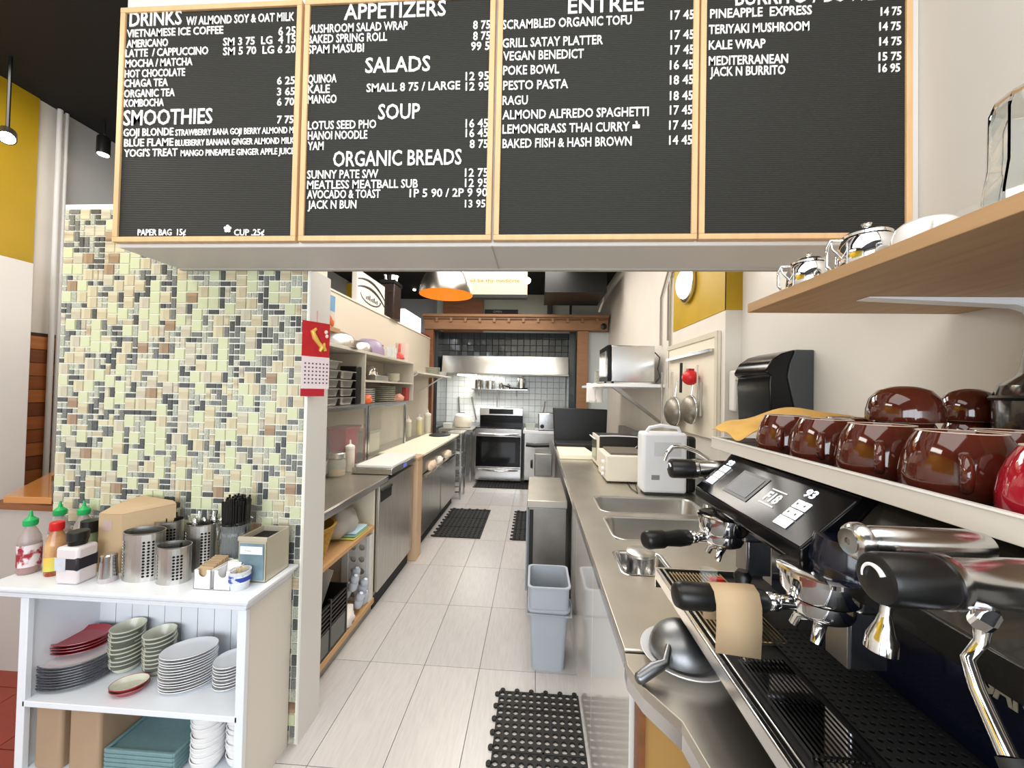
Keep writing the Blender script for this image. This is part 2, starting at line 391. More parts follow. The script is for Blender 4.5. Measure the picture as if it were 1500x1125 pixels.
L3 = [("ENTREE",832,943,20,22),("SCRAMBLED ORGANIC TOFU",736,925,43,13),("17 45",982,1017,29,13),("GRILL SATAY PLATTER",736,883,70,13),("17 45",982,1017,58,13),("VEGAN BENEDICT",737,855,89,13),
("17 45",982,1017,80,13),("POKE BOWL",737,819,110,13),("16 45",981,1016,102,13),("PESTO PASTA",737,832,132,13),("18 45",981,1016,124,13),("RAGU",736,773,154,13),("18 45",981,1015,147,13),
("ALMOND ALFREDO SPAGHETTI",736,950,175,13),("17 45",981,1014,168,13),("LEMONGRASS THAI CURRY",736,922,196,13),("17 45",980,1014,190,13),("BAKED FIISH & HASH BROWN",736,925,217,13),("14 45",980,1014,212,13)]
L4 = [("BURRITO / BOWL",1077,1283,8,22),("PINEAPPLE  EXPRESS",1040,1189,27,13),("14 75",1290,1320,23,12),("TERIYAKI MUSHROOM",1038,1185,50,13),("14 75",1288,1319,45,12),("KALE WRAP",1038,1121,73,13),
("14 75",1288,1320,67,12),("MEDITERRANEAN",1038,1154,96,13),("15 75",1287,1320,89,12),("JACK N BURRITO",1040,1150,112,13),("16 95",1287,1318,106,12)]
names = ['black letter board headed DRINKS, leftmost of the four menu boards', 'black letter board headed APPETIZERS with salads, soup and breads', 'black letter board headed ENTREE in a pine frame', 'mostly empty black letter board of burritos, rightmost of the four menu boards']
for (x0, x1), L, lb in zip(bx, (L1, L2, L3, L4), names):
    t = thing('menu_board', lb, 'menu board', ((x0+x1)/2, YB, ZB), 'wood framed menu boards above the pass')
    f = .0195
    for q in (MB().box(x0, x1, YB-.008, YB+.014, ZB, ZB+f), MB().box(x0, x1, YB-.008, YB+.014, ZT-f, ZT), MB().box(x0, x0+f, YB-.0075, YB+.014, ZB+f, ZT-f), MB().box(x1-f, x1, YB-.0075, YB+.014, ZB+f, ZT-f)):
        q.build('frame_rail', M_pinef, t, bevel=.002)
    MB().box(x0+f, x1-f, YB, YB+.012, ZB+f, ZT-f).build('letter_panel', M_felt, t)
    for s, a, b, yb, h in L:
        p0 = PY(a, yb, YB-.001); pt = PY(a, yb-h, YB-.001); p1 = PY(b, yb-(b-a)*(.0001*(573-yb)-.02), YB-.001)
        text(s, 'letters', M_letter, t, fit_plane((p0.x, YB, p0.z), (p1.x-p0.x, 0, 0), (0, 0, pt.z-p0.z), (0, -1, 0)), .0025)
    if L is L1:
        q = MB(); c = PY(333, 335, YB-.003)
        for a in range(5): q.cyl((c.x+.009*math.cos(a*1.257+.3), YB, c.z+.009*math.sin(a*1.257+.3)), (c.x+.009*math.cos(a*1.257+.3), YB-.003, c.z+.009*math.sin(a*1.257+.3)), .006, n=8)
        q.cyl((c.x, YB, c.z), (c.x, YB-.0032, c.z), .008, n=8).build('flower_mark', M_letter, t)
    if L is L3:
        c = PY(932, 184, YB-.003); q = MB().box(c.x-.012, c.x+.012, YB-.003, YB, c.z-.009, c.z+.004)
        q.obox((c.x+.002, YB-.0015, c.z+.009), (.006, .003, .016), Matrix.Rotation(-.3, 3, 'Y')); q.build('thumbs_up_mark', M_letter, t)

# ================================================================== WHITE SHELF UNIT, LEFT
ux0, ux1, uy0, uy1 = -1.93, -1.04, 1.345, 1.612
u = thing('shelf_unit', 'white painted open shelf unit with moulded top against the mosaic wall', 'shelf unit', (-1.5, 1.45, 0))
prof = [(0, .78), (0, .768), (.010, .766), (.010, .757), (.018, .750), (.018, .743), (.028, .741), (.028, .728)]
mb = MB(); xl, xr, yf = -2.06, -1.012, 1.318
ring = []
for d, z in prof: ring.append([(xl+d, uy1, z), (xl+d, yf+d, z), (xr-d, yf+d, z), (xr-d, uy1, z)])
vs = [p for r_ in ring for p in r_]; fs = []
for i in range(len(prof)-1):
    for j in range(4): fs.append((i*4+j, i*4+(j+1)%4, (i+1)*4+(j+1)%4, (i+1)*4+j))
fs += [(0, 1, 2, 3), tuple(4*(len(prof)-1)+j for j in range(4))]
mb.add(vs, fs); mb.build('moulded_top', M_whitew, u, bevel=.002)
MB().box(ux1-.02, ux1, uy0+.01, uy1, 0, .728).build('side_panel', mat('side_white', '#dcd6cc', .4), u)
MB().box(ux0, ux0+.02, uy0+.01, uy1, 0, .728).build('side_panel', M_whitew, u)
MB().box(ux1-.03, ux1+.003, uy0, uy0+.02, 0, .728).build('face_stile', M_whitew, u, bevel=.002)
MB().box(ux0-.003, ux0+.03, uy0, uy0+.02, 0, .728).build('face_stile', M_whitew, u, bevel=.002)
bp = MB()
for i in range(11): bp.box(ux0+.02+i*.0765, ux0+.02+(i+1)*.0765-.003, uy1-.012, uy1-.006, 0, .728)
for i in range(11):
    MB().box(ux0+.02+i*.0765, ux0+.02+(i+1)*.0765-.003, uy1-.014, uy1-.006, 0, .728).build('back_slat', M_whitew, u)
ZS = .345
MB().box(ux0+.02, ux1-.02, uy0, uy1-.014, ZS-.022, ZS).build('shelf', M_whitew, u, bevel=.002)
MB().box(ux0+.02, ux1-.02, uy0, uy1-.014, .06, .08).build('shelf', M_whitew, u, bevel=.002)
# dishes on the shelf
def dish(name, prof, sx, sy, m, label='', cat='plate', rimm=None, n=36):
    t = thing(name, label, cat)
    MB().lathe(prof, n, sx=sx, sy=sy).build('dish_body', m, t, smooth=50)
    if rimm:
        r, z = prof[len(prof)//2]
    return t
def plate_mesh(name, R_, h, m, sy=1, deep=.6, rim=None, foot=.55, cat='plate', n=40):
    """a single shell mesh; rim = other material for the outer lip"""
    p = [(0, .002), (R_*foot, .002), (R_*foot, 0), (R_*foot+.004, 0), (R_*.8, h*.45), (R_, h), (R_-.001, h+.0022), (R_*.96, h+.001), (R_*.78, h*.5), (R_*deep, .006), (0, .006)]
    ms = [m] if rim is None else [m, rim]; mb = MB()
    if rim is None: mb.lathe(p, n, sy=sy)
    else: mb.cur = 1; mb.lathe(p[:8], n, sy=sy); mb.cur = 0; mb.lathe(p[7:], n, sy=sy)
    o = mb.build(name, ms, None, smooth=50); o['category'] = cat; return o
def bowl_mesh(name, R_, h, m, foot=.5, sy=1, band=None, n=36, flare=1.0):
    p = [(0, .003), (R_*foot*.9, .003), (R_*foot*.9, 0), (R_*foot, 0), (R_*(foot+.2), h*.2), (R_*.93, h*.62), (R_, h), (R_-.003, h+.001), (R_*.93-.004, h*.64), (R_*(foot+.15), h*.24), (0, .008)]
    mb = MB().lathe(p, n, sy=sy); ms = [m]
    if band: ms.append(band); mb.cur = 1; mb.lathe([(R_*.93+.0008, h*.60), (R_*.995+.0008, h*.93)], n, sy=sy)
    o = mb.build(name, ms, None, smooth=50); o['category'] = 'bowl'; return o
def SP(px, py, dz): p = PZ(px, py, ZS+dz); return p.x, min(p.y, 1.53), ZS+dz

pl = plate_mesh('oval_plate', .118, .014, M_cera, sy=.72, rim=M_dkc)
stack(pl, 9, .0105, 'white oval plate with dark outer rim, {} in the pile under the red platters', 'dark-rimmed oval plates', *SP(110, 994, 0), rz=.25)
pl = plate_mesh('red_platter', .098, .014, M_redc, sy=.74)
stack(pl, 4, .012, 'red oval platter, {} of the red pile on the dark-rimmed plates', 'red oval platters', *SP(118, 948, .1045), rz=.25)
M_band = mat('painted_band', '#5b5f55', .4, col2='#cfcfbb', nscale=14, thr=(.42, .46))
b = bowl_mesh('rice_bowl', .058, .05, M_creme, band=M_band)
stack(b, 9, .0165, 'cream painted rice bowl, {} in the taller pile beside the red platters', 'cream rice bowls', *SP(197, 972, 0))
b = bowl_mesh('rice_bowl', .056, .05, M_creme, band=M_band)
stack(b, 8, .0165, 'cream painted rice bowl, {} in the pile behind the white oval plates', 'cream rice bowls', *SP(245, 974, 0))
b = plate_mesh('oval_dish', .062, .022, M_creme, sy=.75, rim=M_redc, deep=.7)
stack(b, 2, .012, 'small cream oval dish with red outside, {} of the pair at the shelf front', 'red and cream oval dishes', *SP(190, 1012, 0), rz=.35)
b = plate_mesh('oval_plate', .095, .016, M_cera, sy=.72)
stack(b, 13, .0105, 'plain white oval plate, {} in the tall pile on the upper shelf', 'white oval plates', *SP(276, 1002, 0), rz=.45)
b = plate_mesh('round_plate', .062, .014, M_cera)
stack(b, 8, .012, 'white side plate, {} in the short pile at the right end of shelf', 'white side plates', *SP(338, 1000, 0))
# lower shelf
def crate(x0, x1, y0, y1, z0, z1, lb):
    t = thing('cardboard_box', lb, 'box', ((x0+x1)/2, (y0+y1)/2, z0))
    MB().box(x0, x1, y0, y1, z0, z1-.003).build('carton', M_card, t, bevel=.012, seg=3)
    MB().box(x0+.01, (x0+x1)/2-.001, y0+.01, y1-.01, z1-.004, z1).build('flap', M_card, t); MB().box((x0+x1)/2+.001, x1-.01, y0+.01, y1-.01, z1-.004, z1).build('flap', M_card, t)
    return t
crate(-1.875, -1.765, 1.36, 1.59, .08, .325, 'rounded brown box at the far left of the lower shelf')
crate(-1.735, -1.61, 1.36, 1.59, .08, .325, 'rounded brown box beside the teal trays on lower shelf')
tr = MB(); 
def tray(z, tilt): 
    rot = Matrix.Rotation(tilt, 3, 'Y')
    t = thing('cafeteria_tray', '', 'tray', (-1.46, 1.48, z))
    m_ = MB((-1.46, 1.48, z)); m_.obox((0, 0, 0), (.26, .20, .006), rot); m_.build('tray_base', M_teal, t, bevel=.002)
    m_ = MB((-1.46, 1.48, z))
    for sx, sy, lx, ly in ((-1, 0, .012, .22), (1, 0, .012, .22), (0, -1, .272, .012), (0, 1, .272, .012)): m_.obox(rot @ Vector((sx*.136, sy*.106, .006)), (lx, ly, .014), rot)
    m_.build('tray_rim', M_teal, t, bevel=.003)
    return t
for z, lb in ((.155, 'teal speckled cafeteria tray lying topmost on lower shelf'),): tag(tray(z, 0), lb)
for z, lb in ((.139, 'teal speckled cafeteria tray just beneath the topmost one'), (.123, 'teal speckled cafeteria tray third down in the low pile'), (.107, 'teal speckled cafeteria tray fourth down in the low pile'), (.091, 'teal speckled cafeteria tray at the bottom of the low pile')): tag(tray(z, 0), lb)
b = bowl_mesh('soup_bowl', .058, .055, M_cera); stack(b, 12, .018, 'plain white soup bowl, {} in the pile beside the teal trays', 'white soup bowls', -1.235, 1.43, .08)
b = bowl_mesh('soup_bowl', .052, .055, M_cera); stack(b, 12, .018, 'plain white soup bowl, {} in the pile at the right end of lower shelf', 'white soup bowls', -1.118, 1.45, .08)
# things on top (z = .78)
ZTOP = .78
def bottle_sauce(x, y, lb, kind):
    t = thing('sauce_bottle', lb, 'bottle', (x, y, ZTOP)); o = (x, y, ZTOP)
    t.scale = (1.12, 1.12, 1.36) if kind == 'squeeze' else (1.3, 1.3, 1.5)
    if kind == 'squeeze':
        MB(o).lathe([(0, 0), (.026, 0), (.030, .006), (.030, .085), (.027, .105), (.016, .128), (.012, .135), (.012, .142), (0, .142)], 24).build('bottle_body', mat('clear_red_plastic', '#b9a9a4', .15, alpha=.55), t)
        MB(o).lathe([(0, .003), (.027, .003), (.0275, .035), (0, .035)], 24).build('sauce', mat('chilli_sauce', '#a21518', .3), t)
        MB(o).lathe([(.0305, .022), (.0305, .085)], 24).build('label_print', mat('label_red_white', '#d9cfd2', .5, col2='#96252f', nscale=26, thr=(.44, .5)), t)
        MB(o).lathe([(.017, .138), (.019, .142), (.019, .155), (.012, .160), (.006, .165), (.003, .182), (0, .183)], 20).build('cap', M_green, t)
    elif kind == 'soy':
        MB(o).lathe([(0, 0), (.023, 0), (.025, .005), (.025, .075), (.020, .098), (.012, .115), (.012, .120), (0, .12)], 24).build('bottle_body', mat('amber_glass', '#8a3a1a', .1, col2='#c9a070', nscale=18), t)
        MB(o).lathe([(.0255, .014), (.0255, .05)], 24).build('label_print', mat('label_yellow_green', '#b9cf5c', .5, col2='#e0b04a', nscale=30), t)
        MB(o).lathe([(.0155, .116), (.0165, .118), (.0165, .136), (.014, .138), (0, .138)], 20).build('cap', M_redp, t)
    return t
def at_top(px, py): p = PZ(px, py, ZTOP); return p.x, p.y
bottle_sauce(*PZ(42, 838, ZTOP)[:2], 'red chilli sauce squeeze bottle with green nozzle, leftmost on the unit', 'squeeze')
bottle_sauce(*PZ(81, 840, ZTOP)[:2], 'slim amber soy sauce bottle with red cap and yellow-green label', 'soy')
bottle_sauce(PY(86, 800, 1.555).x, 1.555, 'chilli sauce bottle with green nozzle just behind the soy sauce bottle', 'squeeze')
bottle_sauce(PY(121, 800, 1.575).x, 1.575, 'chilli sauce bottle with green nozzle nearest the brown paper box', 'squeeze')
def jar(x, y, lb):
    t = thing('spice_jar', lb, 'jar', (x, y, ZTOP)); o = (x, y, ZTOP)
    t.scale = (1.35, 1.3, 1.4)
    MB(o).box(-.034, .034, -.028, .028, 0, .10).build('jar_body', mat('salt_clear', '#d8cfd0', .2), t, bevel=.008, seg=3)
    MB(o).box(-.0345, .0345, -.0285, .0285, .035, .075).build('label_print', mat('label_black', '#22202a', .5), t, bevel=.006)
    MB(o).box(-.033, 0, -.0295, -.0286, .037, .072).build('price_tag', mat('label_silver', '#c9ced6', .5, noise=.1, nscale=60), t)
    MB(o).lathe([(0, .10), (.02, .10), (.022, .112), (.024, .114), (.024, .135), (.022, .137), (0, .137)], 24).build('lid', M_black, t)
    return t
jar(*PZ(112, 850, ZTOP)[:2], 'square salt jar with black lid and black label in front of brown box')
t = thing('spice_jar', 'dark-lidded green herb jar tucked beside the brown box', 'jar', (PY(132, 800, 1.51).x, 1.51, ZTOP)); o = (PY(132, 800, 1.51).x, 1.51, ZTOP)
t.scale = (1.3, 1.3, 1.35)
MB(o).lathe([(0, 0), (.024, 0), (.025, .07), (.02, .105), (0, .105)], 20).build('jar_body', mat('green_herb', '#7f8c6c', .3, noise=.2, nscale=40), t)
MB(o).lathe([(0, .105), (.024, .105), (.024, .14), (0, .142)], 20).build('lid', M_black, t)
# salt shaker
t = thing('salt_shaker', 'small glass shaker with steel collar beside the cutlery canisters', 'shaker', (PZ(153, 853, ZTOP).x, 1.40, ZTOP)); o = (PZ(153, 853, ZTOP).x, 1.40, ZTOP)
t.scale = (1.2, 1.2, 1.35)
MB(o).lathe([(0, 0), (.024, 0), (.024, .012), (.019, .05), (.019, .058), (0, .058)], 18).build('glass_body', mat('pinkish_glass', '#b7aeb0', .15), t)
MB(o).lathe([(.0245, .014), (.0205, .056), (.021, .06), (.021, .074), (.017, .078), (0, .079)], 20).build('cap', M_sat, t)
# brown box
bx0 = PY(143, 800, 1.46).x
t = thing('paper_box', 'long kraft paper box with open top against the mosaic wall', 'box', (bx0+.06, 1.52, ZTOP))
MB((bx0, 1.46, ZTOP)).hexa([(0,0,0),(.10,0,0),(.235,.10,0),(.03,.145,0)], [(0,0,.235),(.10,0,.235),(.235,.10,.255),(.03,.145,.25)]).build('box_body', M_kraft, t, bevel=.001)
MB((bx0, 1.46, ZTOP)).hexa([(0,0,.236),(.10,0,.236),(.235,.10,.256),(.03,.145,.251)], [(.03,.03,.262),(.10,.025,.252),(.23,.09,.272),(.04,.135,.275)]).build('flap', M_kraft, t)
MB((bx0, 1.46, ZTOP)).box(.02, .06, -.001, .001, .17, .21).build('printed_panel', mat('print_mauve', '#b09a94', .7), t)
# perforated oval canisters
def canister(x, y, a, b_, h, lb, contents):
    t = thing('cutlery_canister', lb, 'canister', (x, y, ZTOP)); mb = MB((x, y, ZTOP))
    peri = 2*PI*math.sqrt((a*a+b_*b_)/2); nu = 28; du = peri/nu
    def mp(u_, v, d): th = 2*PI*u_/peri; return ((a+d)*math.cos(th), (b_+d)*math.sin(th), .004+v)
    nv = int((h-.008)/.0115)
    mb.holes(nu, nv, du, (h-.008)/nv, (.0047), .0015, mp, skip=lambda i, j: j in (0, nv-1, nv-2) or (i % 7) in (0, 1, 5, 6))
    mb.lathe([(1-.0015/a, h-.004), (1, h-.004), (1.02, h), (.97, h), (.96, h-.01)], 40, sx=a, sy=b_); mb.lathe([(0, 0), (1, 0), (1, .004)], 40, sx=a, sy=b_)
    mb.build('steel_sleeve', M_steel, t, smooth=60)
    MB((x, y, ZTOP)).lathe([(.93, .01), (.93, h-.02), (0, h-.02)], 24, sx=a, sy=b_).build('dark_core', mat('dark_inside', '#121212', .8), t)  # black core painted in for the shade behind the holes
    return t
# cutlery standing in canisters: each handle a thing
def cutlery(x, y, z, n, spread, hmin, hmax, kind, lb, grp):
    for k in range(n):
        ax = R.uniform(-1, 1)*spread; ay = R.uniform(-1, 1)*spread; h = R.uniform(hmin, hmax)
        mb = MB()
        d = Vector((ax*4+R.uniform(-.1, .1), ay*2+R.uniform(-.1, .1), 1)).normalized(); p = Vector((x+ax, y+ay, z)); q = p+d*h
        if kind == 'black': mb.tube([p, q-d*.02, q], [.003, .0045, .003], 6); mm = M_black
        elif kind == 'straw': mb.tube([p, q], .0035, 6); mm = M_black
        elif kind == 'spoon': mb.tube([p, q-d*.035], .0022, 6); mb.ball(q-d*.015, .011, .02, 10, 6, ry=.004); mm = M_chrome
        else:
            mb.tube([p, q-d*.03], .0022, 6); sx = Vector((1, 0, 0))
            for s_ in (-1.5, -.5, .5, 1.5): mb.tube([q-d*.03+sx*s_*.003, q+sx*s_*.004], .0012, 5)
            mb.tube([q-d*.03-sx*.005, q-d*.03+sx*.005], .002, 5); mm = M_chrome
        tag(mb.build({'black': 'knife', 'straw': 'straw', 'spoon': 'spoon', 'fork': 'fork'}[kind], mm), lb, {'black': 'knife', 'straw': 'straw', 'spoon': 'spoon', 'fork': 'fork'}[kind], grp)
canister(*PZ(210, 845, ZTOP)[:2], .076, .048, .185, 'tall perforated steel cutlery canister, nearest and leftmost of the four', 0)
canister(*PZ(254, 850, ZTOP)[:2], .062, .042, .14, 'short perforated steel cutlery canister at the front, holding a knife', 0)
canister(PY(246, 800, 1.555).x, 1.555, .058, .042, .19, 'perforated steel canister against the wall, holding black-handled knives', 0)
canister(PY(295, 800, 1.535).x, 1.535, .062, .042, .19, 'perforated steel canister beside the straw jar, full of forks', 0)
cutlery(PY(246, 800, 1.555).x, 1.555, ZTOP+.10, 7, .028, .10, .125, 'black', 'black-handled knife standing in the steel canister at the wall', 'knives in the canister at the wall')
cutlery(PY(295, 800, 1.535).x, 1.535, ZTOP+.09, 9, .032, .12, .15, 'fork', 'chrome fork standing tines up beside the straw jar', 'forks in the steel canister')
cutlery(PY(303, 800, 1.53).x, 1.53, ZTOP+.09, 5, .03, .11, .14, 'spoon', 'chrome spoon standing among the forks beside the straw jar', 'spoons in the steel canister')
cutlery(PZ(262, 850, ZTOP).x, PZ(262, 850, ZTOP).y, ZTOP+.07, 2, .02, .075, .085, 'black', 'black-handled knife lying in the short front canister', 'knives in the short canister')
# straw jar
JX = PY(345, 800, 1.53).x
t = thing('glass_jar', 'clear glass jar packed with black straws against the mosaic wall', 'jar', (JX, 1.53, ZTOP)); o = (JX, 1.53, ZTOP)
MB(o).lathe([(0, 0), (.05, 0), (.054, .006), (.054, .155), (.05, .165), (.05, .19), (.053, .192), (.053, .197), (.048, .155), (.047, .165), (.051, .118), (.051, .008), (0, .006)], 32).build('jar_wall', M_glasst, t)
MB(o).lathe([(.0575, .202), (.0595, .206), (.0575, .21)], 32).build('rim_band', M_glass, t)
for k in range(110):
    a = R.uniform(0, 6.28); r_ = .051*math.sqrt(R.random()); x_ = JX+r_*math.cos(a); y_ = 1.53+r_*math.sin(a); hh = R.uniform(.275, .31)
    tag(MB().tube([(x_*.85+(JX)*.15, y_*.85+1.53*.15, ZTOP+.008), (x_, y_, ZTOP+hh)], (.0042), 6).build('straw', M_black), 'black drinking straw standing in the glass jar', 'straw', 'black straws in the glass jar')
# napkin / tea tin
t = thing('napkin_dispenser', 'tall metal napkin dispenser with printed front card at the right end', 'dispenser', (-1.095, 1.50, ZTOP))
x0, x1, y0, y1 = PZ(358, 845, ZTOP).x, PZ(404, 843, ZTOP).x, 1.445, 1.585
MB().box(x0, x0+.003, y0, y1, ZTOP, ZTOP+.172).box(x1-.003, x1, y0, y1, ZTOP, ZTOP+.172).box(x0, x1, y0, y0+.003, ZTOP, ZTOP+.172).box(x0, x1, y1-.003, y1, ZTOP, ZTOP+.172).box(x0, x1, y0, y1, ZTOP, ZTOP+.004).box(x0-.002, x1+.002, y0-.002, y0+.006, ZTOP+.158, ZTOP+.175).build('metal_shell', mat('champagne_metal', '#c4bda9', .35, .3), t, bevel=.001)
MB().box(x0+.006, x1-.006, y0+.02, y1-.006, ZTOP+.004, ZTOP+.15).build('dark_infill', mat('dark_inside'), t)  # near-black block filling the shell
MB().box(x0+.008, x1-.008, y0-.004, y0-.001, ZTOP+.01, ZTOP+.15).build('print_card', mat('card_blue', '#7d97a3', .4, noise=.4, nscale=14), t)
MB().box(x0+.012, x1-.012, y0-.006, y0-.004, ZTOP+.11, ZTOP+.14).build('print_card', mat('card_pale', '#dfe4ea', .5), t)
MB().tube([(x0+.032+.0022*k, y0-.0062, ZTOP+.125+.0025*math.sin(k*2.1)-.0002*k) for k in range(13)], .0007, 5).build('faint_script', mat('grey_ink', '#8d9496', .6), t)
# sugar caddies
CX1 = PZ(300, 861, ZTOP).x; CX2 = PZ(331, 861, ZTOP).x
def caddy(x, lb, pk):
    t = thing('sugar_caddy', lb, 'caddy', (x, 1.43, ZTOP)); y0, y1 = 1.375, 1.485; z = ZTOP; w_ = .034
    mb = MB()
    mb.box(x-w_, x-w_+.004, y0, y1, z, z+.072).box(x+w_-.004, x+w_, y0, y1, z, z+.072).box(x-w_, x+w_, y0, y1, z, z+.004).box(x-w_, x+w_, y1-.004, y1, z, z+.072)
    n = 10; rr = .016; pts = [(x-w_, z), (x+w_, z), (x+w_, z+.072), (x+rr, z+.072)]+[(x+rr*math.cos(-PI*k/n), z+.062+rr*math.sin(-PI*k/n)) for k in range(n+1)]+[(x-rr, z+.072), (x-w_, z+.072)]
    mb.prism(pts, y0, y0+.004, 'y'); mb.build('porcelain_tray', M_cera, t, bevel=.0012)
    return t
caddy(CX1, 'white porcelain packet holder full of brown sugar sachets', 0); caddy(CX2, 'white porcelain packet holder with a green sachet at its back', 1)
for k in range(9):
    MBk = MB().obox((CX1, 1.388+.009*k, ZTOP+.044+.0015*k), (.056, .0035, .07), Matrix.Rotation(-.15+R.uniform(-.08, .08), 3, 'X'))
    tag(MBk.build('sugar_sachet', M_kraft), 'brown sugar sachet standing in the left porcelain holder', 'sachet', 'brown sugar sachets')
for k in range(4):
    tag(MB().obox((CX2, 1.43+.009*k, ZTOP+.046), (.054, .003, .07), Matrix.Rotation(-.2, 3, 'X')).build('sugar_sachet', mat('green_paper', '#4f8a6a', .6) if k == 3 else M_paper), 'green sweetener sachet at the back of the right porcelain holder' if k == 3 else 'white sugar sachet in the right porcelain holder', 'sachet', None if k == 3 else 'white sugar sachets')
# toothpick cup
PX0 = PZ(371, 848, ZTOP).x
t = thing('toothpick_cup', 'small blue and white printed pot of toothpicks at the unit corner', 'pot', (PX0, 1.40, ZTOP)); o = (PX0, 1.40, ZTOP)
t.scale = (1.12, 1.12, 1.2)
MB(o).lathe([(0, 0), (.026, 0), (.028, .01), (.032, .05), (.033, .058), (.030, .058), (.028, .012), (0, .008)], 28).build('pot_wall', mat('pot_white', '#dfe6ee', .2, alpha=.8), t)
MB(o).lathe([(.0305, .022), (.0325, .048)], 28).build('label_print', mat('pot_print', '#e9edf4', .4, col2='#3a5aa8', nscale=26, thr=(.4, .46)), t)
MB(o).lathe([(.0332, .028), (.0336, .042)], 28).build('blue_band', mat('blue_ink', '#c9d3ea', .4, col2='#2b47a0', nscale=40, thr=(.5, .56)), t)
for k in range(16):
    a = R.uniform(0, 6.28); r_ = R.uniform(0, .024)
    tag(MB().tube([(PX0+r_*.5*math.cos(a), 1.40+r_*.5*math.sin(a), ZTOP+.012), (PX0+r_*math.cos(a), 1.40+r_*math.sin(a), ZTOP+.078+R.uniform(-.004, .004))], .0013, 5).build('toothpick', mat('toothpick_wood', '#dcc49a', .6)), 'wooden toothpick standing in the blue and white pot', 'toothpick', 'toothpicks in the pot')
# ================================================================== RIGHT COUNTER, SINKS
def slab_holes(x0, x1, y0, y1, z0, z1, hs):
    """flat slab with rectangular openings"""
    xs = sorted({x0, x1, *[h[0] for h in hs], *[h[1] for h in hs]}); ys = sorted({y0, y1, *[h[2] for h in hs], *[h[3] for h in hs]})
    mb = MB(); vid = {}
    def V(i, j, z):
        k = (i, j, z)
        if k not in vid: vid[k] = len(mb.v); mb.v.append((xs[i], ys[j], z))
        return vid[k]
    inh = lambda i, j: i < 0 or j < 0 or i >= len(xs)-1 or j >= len(ys)-1 or any(h[0] <= xs[i] < h[1] and h[2] <= ys[j] < h[3] for h in hs)
    for i in range(len(xs)-1):
        for j in range(len(ys)-1):
            if inh(i, j): continue
            F_ = [(V(i,j,z1),V(i+1,j,z1),V(i+1,j+1,z1),V(i,j+1,z1)), (V(i,j,z0),V(i,j+1,z0),V(i+1,j+1,z0),V(i+1,j,z0))]
            for di, dj, a, b in ((-1,0,(i,j),(i,j+1)), (1,0,(i+1,j),(i+1,j+1)), (0,-1,(i,j),(i+1,j)), (0,1,(i,j+1),(i+1,j+1))):
                if inh(i+di, j+dj): F_.append((V(*a,z0),V(*b,z0),V(*b,z1),V(*a,z1)))
            mb.f += F_; mb.mi += [0]*len(F_)
    return mb
def basin(x0, x1, y0, y1, z0, z1, rc=.05, n=6, taper=.02, lip=.012):
    """rounded-corner bowl, open on top"""
    def ring(x0, x1, y0, y1, z, r):
        pts = []
        for cx, cy, a0 in ((x1-r, y1-r, 0), (x0+r, y1-r, PI/2), (x0+r, y0+r, PI), (x1-r, y0+r, 1.5*PI)):
            for k in range(n+1): a = a0+PI/2*k/n; pts.append((cx+r*math.cos(a), cy+r*math.sin(a), z))
        return pts
    t = taper
    rs = [ring(x0-lip, x1+lip, y0-lip, y1+lip, z1+.0005, rc+lip), ring(x0-lip*.6, x1+lip*.6, y0-lip*.6, y1+lip*.6, z1+.003, rc+lip*.6), ring(x0, x1, y0, y1, z1+.001, rc), ring(x0+.004, x1-.004, y0+.004, y1-.004, z1-.01, rc),
          ring(x0+t, x1-t, y0+t, y1-t, z0+.03, rc), ring(x0+t+.012, x1-t-.012, y0+t+.012, y1-t-.012, z0+.008, rc), ring(x0+t+.04, x1-t-.04, y0+t+.04, y1-t-.04, z0, min(rc, .02))]
    mb = MB(); k = len(rs[0]); fs = []
    for i in range(len(rs)-1):
        for j in range(k): fs.append((i*k+j, i*k+(j+1)%k, (i+1)*k+(j+1)%k, (i+1)*k+j))
    fs.append(tuple((len(rs)-1)*k+j for j in range(k)))
    mb.add([p for r_ in rs for p in r_], fs); return mb
CX = .236
t = thing('steel_counter', 'long stainless steel counter with two sunken sinks on the right', 'counter', (.7, 3, .88))
S1 = (.375, .955, 2.13, 2.44); S2 = (.37, .90, 1.74, 2.05); SP_ = (.335, .505, 1.41, 1.60)
slab_holes(CX, 1.17, 1.0, 5.15, .875, .9, [S1, S2, SP_]).build('worktop', M_steelc, t, bevel=.003)
near = [(CX, .995), (.232, .95), (.252, .885), (.305, .80), (.318, .70), (.325, .05), (1.27, .05), (1.27, .995)]
MB().prism(near, .868, .893).build('worktop_near_section', M_steelc, t, bevel=.002, smooth=12)
MB().prism([(CX+.001, .995), (.233, .95), (.253, .885), (.306, .80), (.319, .70), (.326, .05), (.334, .05), (.327, .702), (.314, .803), (.26, .89), (.245, .95), (CX+.012, .995)], .835, .872).build('front_apron', M_sat, t, smooth=12)
MB().box(CX+.0008, CX+.012, 1.0, 5.15, .852, .877).build('front_apron', M_sat, t, bevel=.002)
basin(*S1[:4], .70, .9).build('sink_basin', M_steel, t, smooth=60); basin(*S2[:4], .70, .9).build('sink_basin', M_steel, t, smooth=60)
for S in (S1, S2): MB().lathe([(0, .7005), (.03, .7005), (.035, .703), (.04, .7005)], 20, c=((S[0]+S[1])/2, (S[2]+S[3])/2, 0)).build('drain', M_chrome, t)
MB().box(1.10, 1.169, 2.46, 5.15, .9, 1.12).box(1.19, 1.268, 1.3, 2.45, .9, 1.05).build('backsplash', M_marble, t)
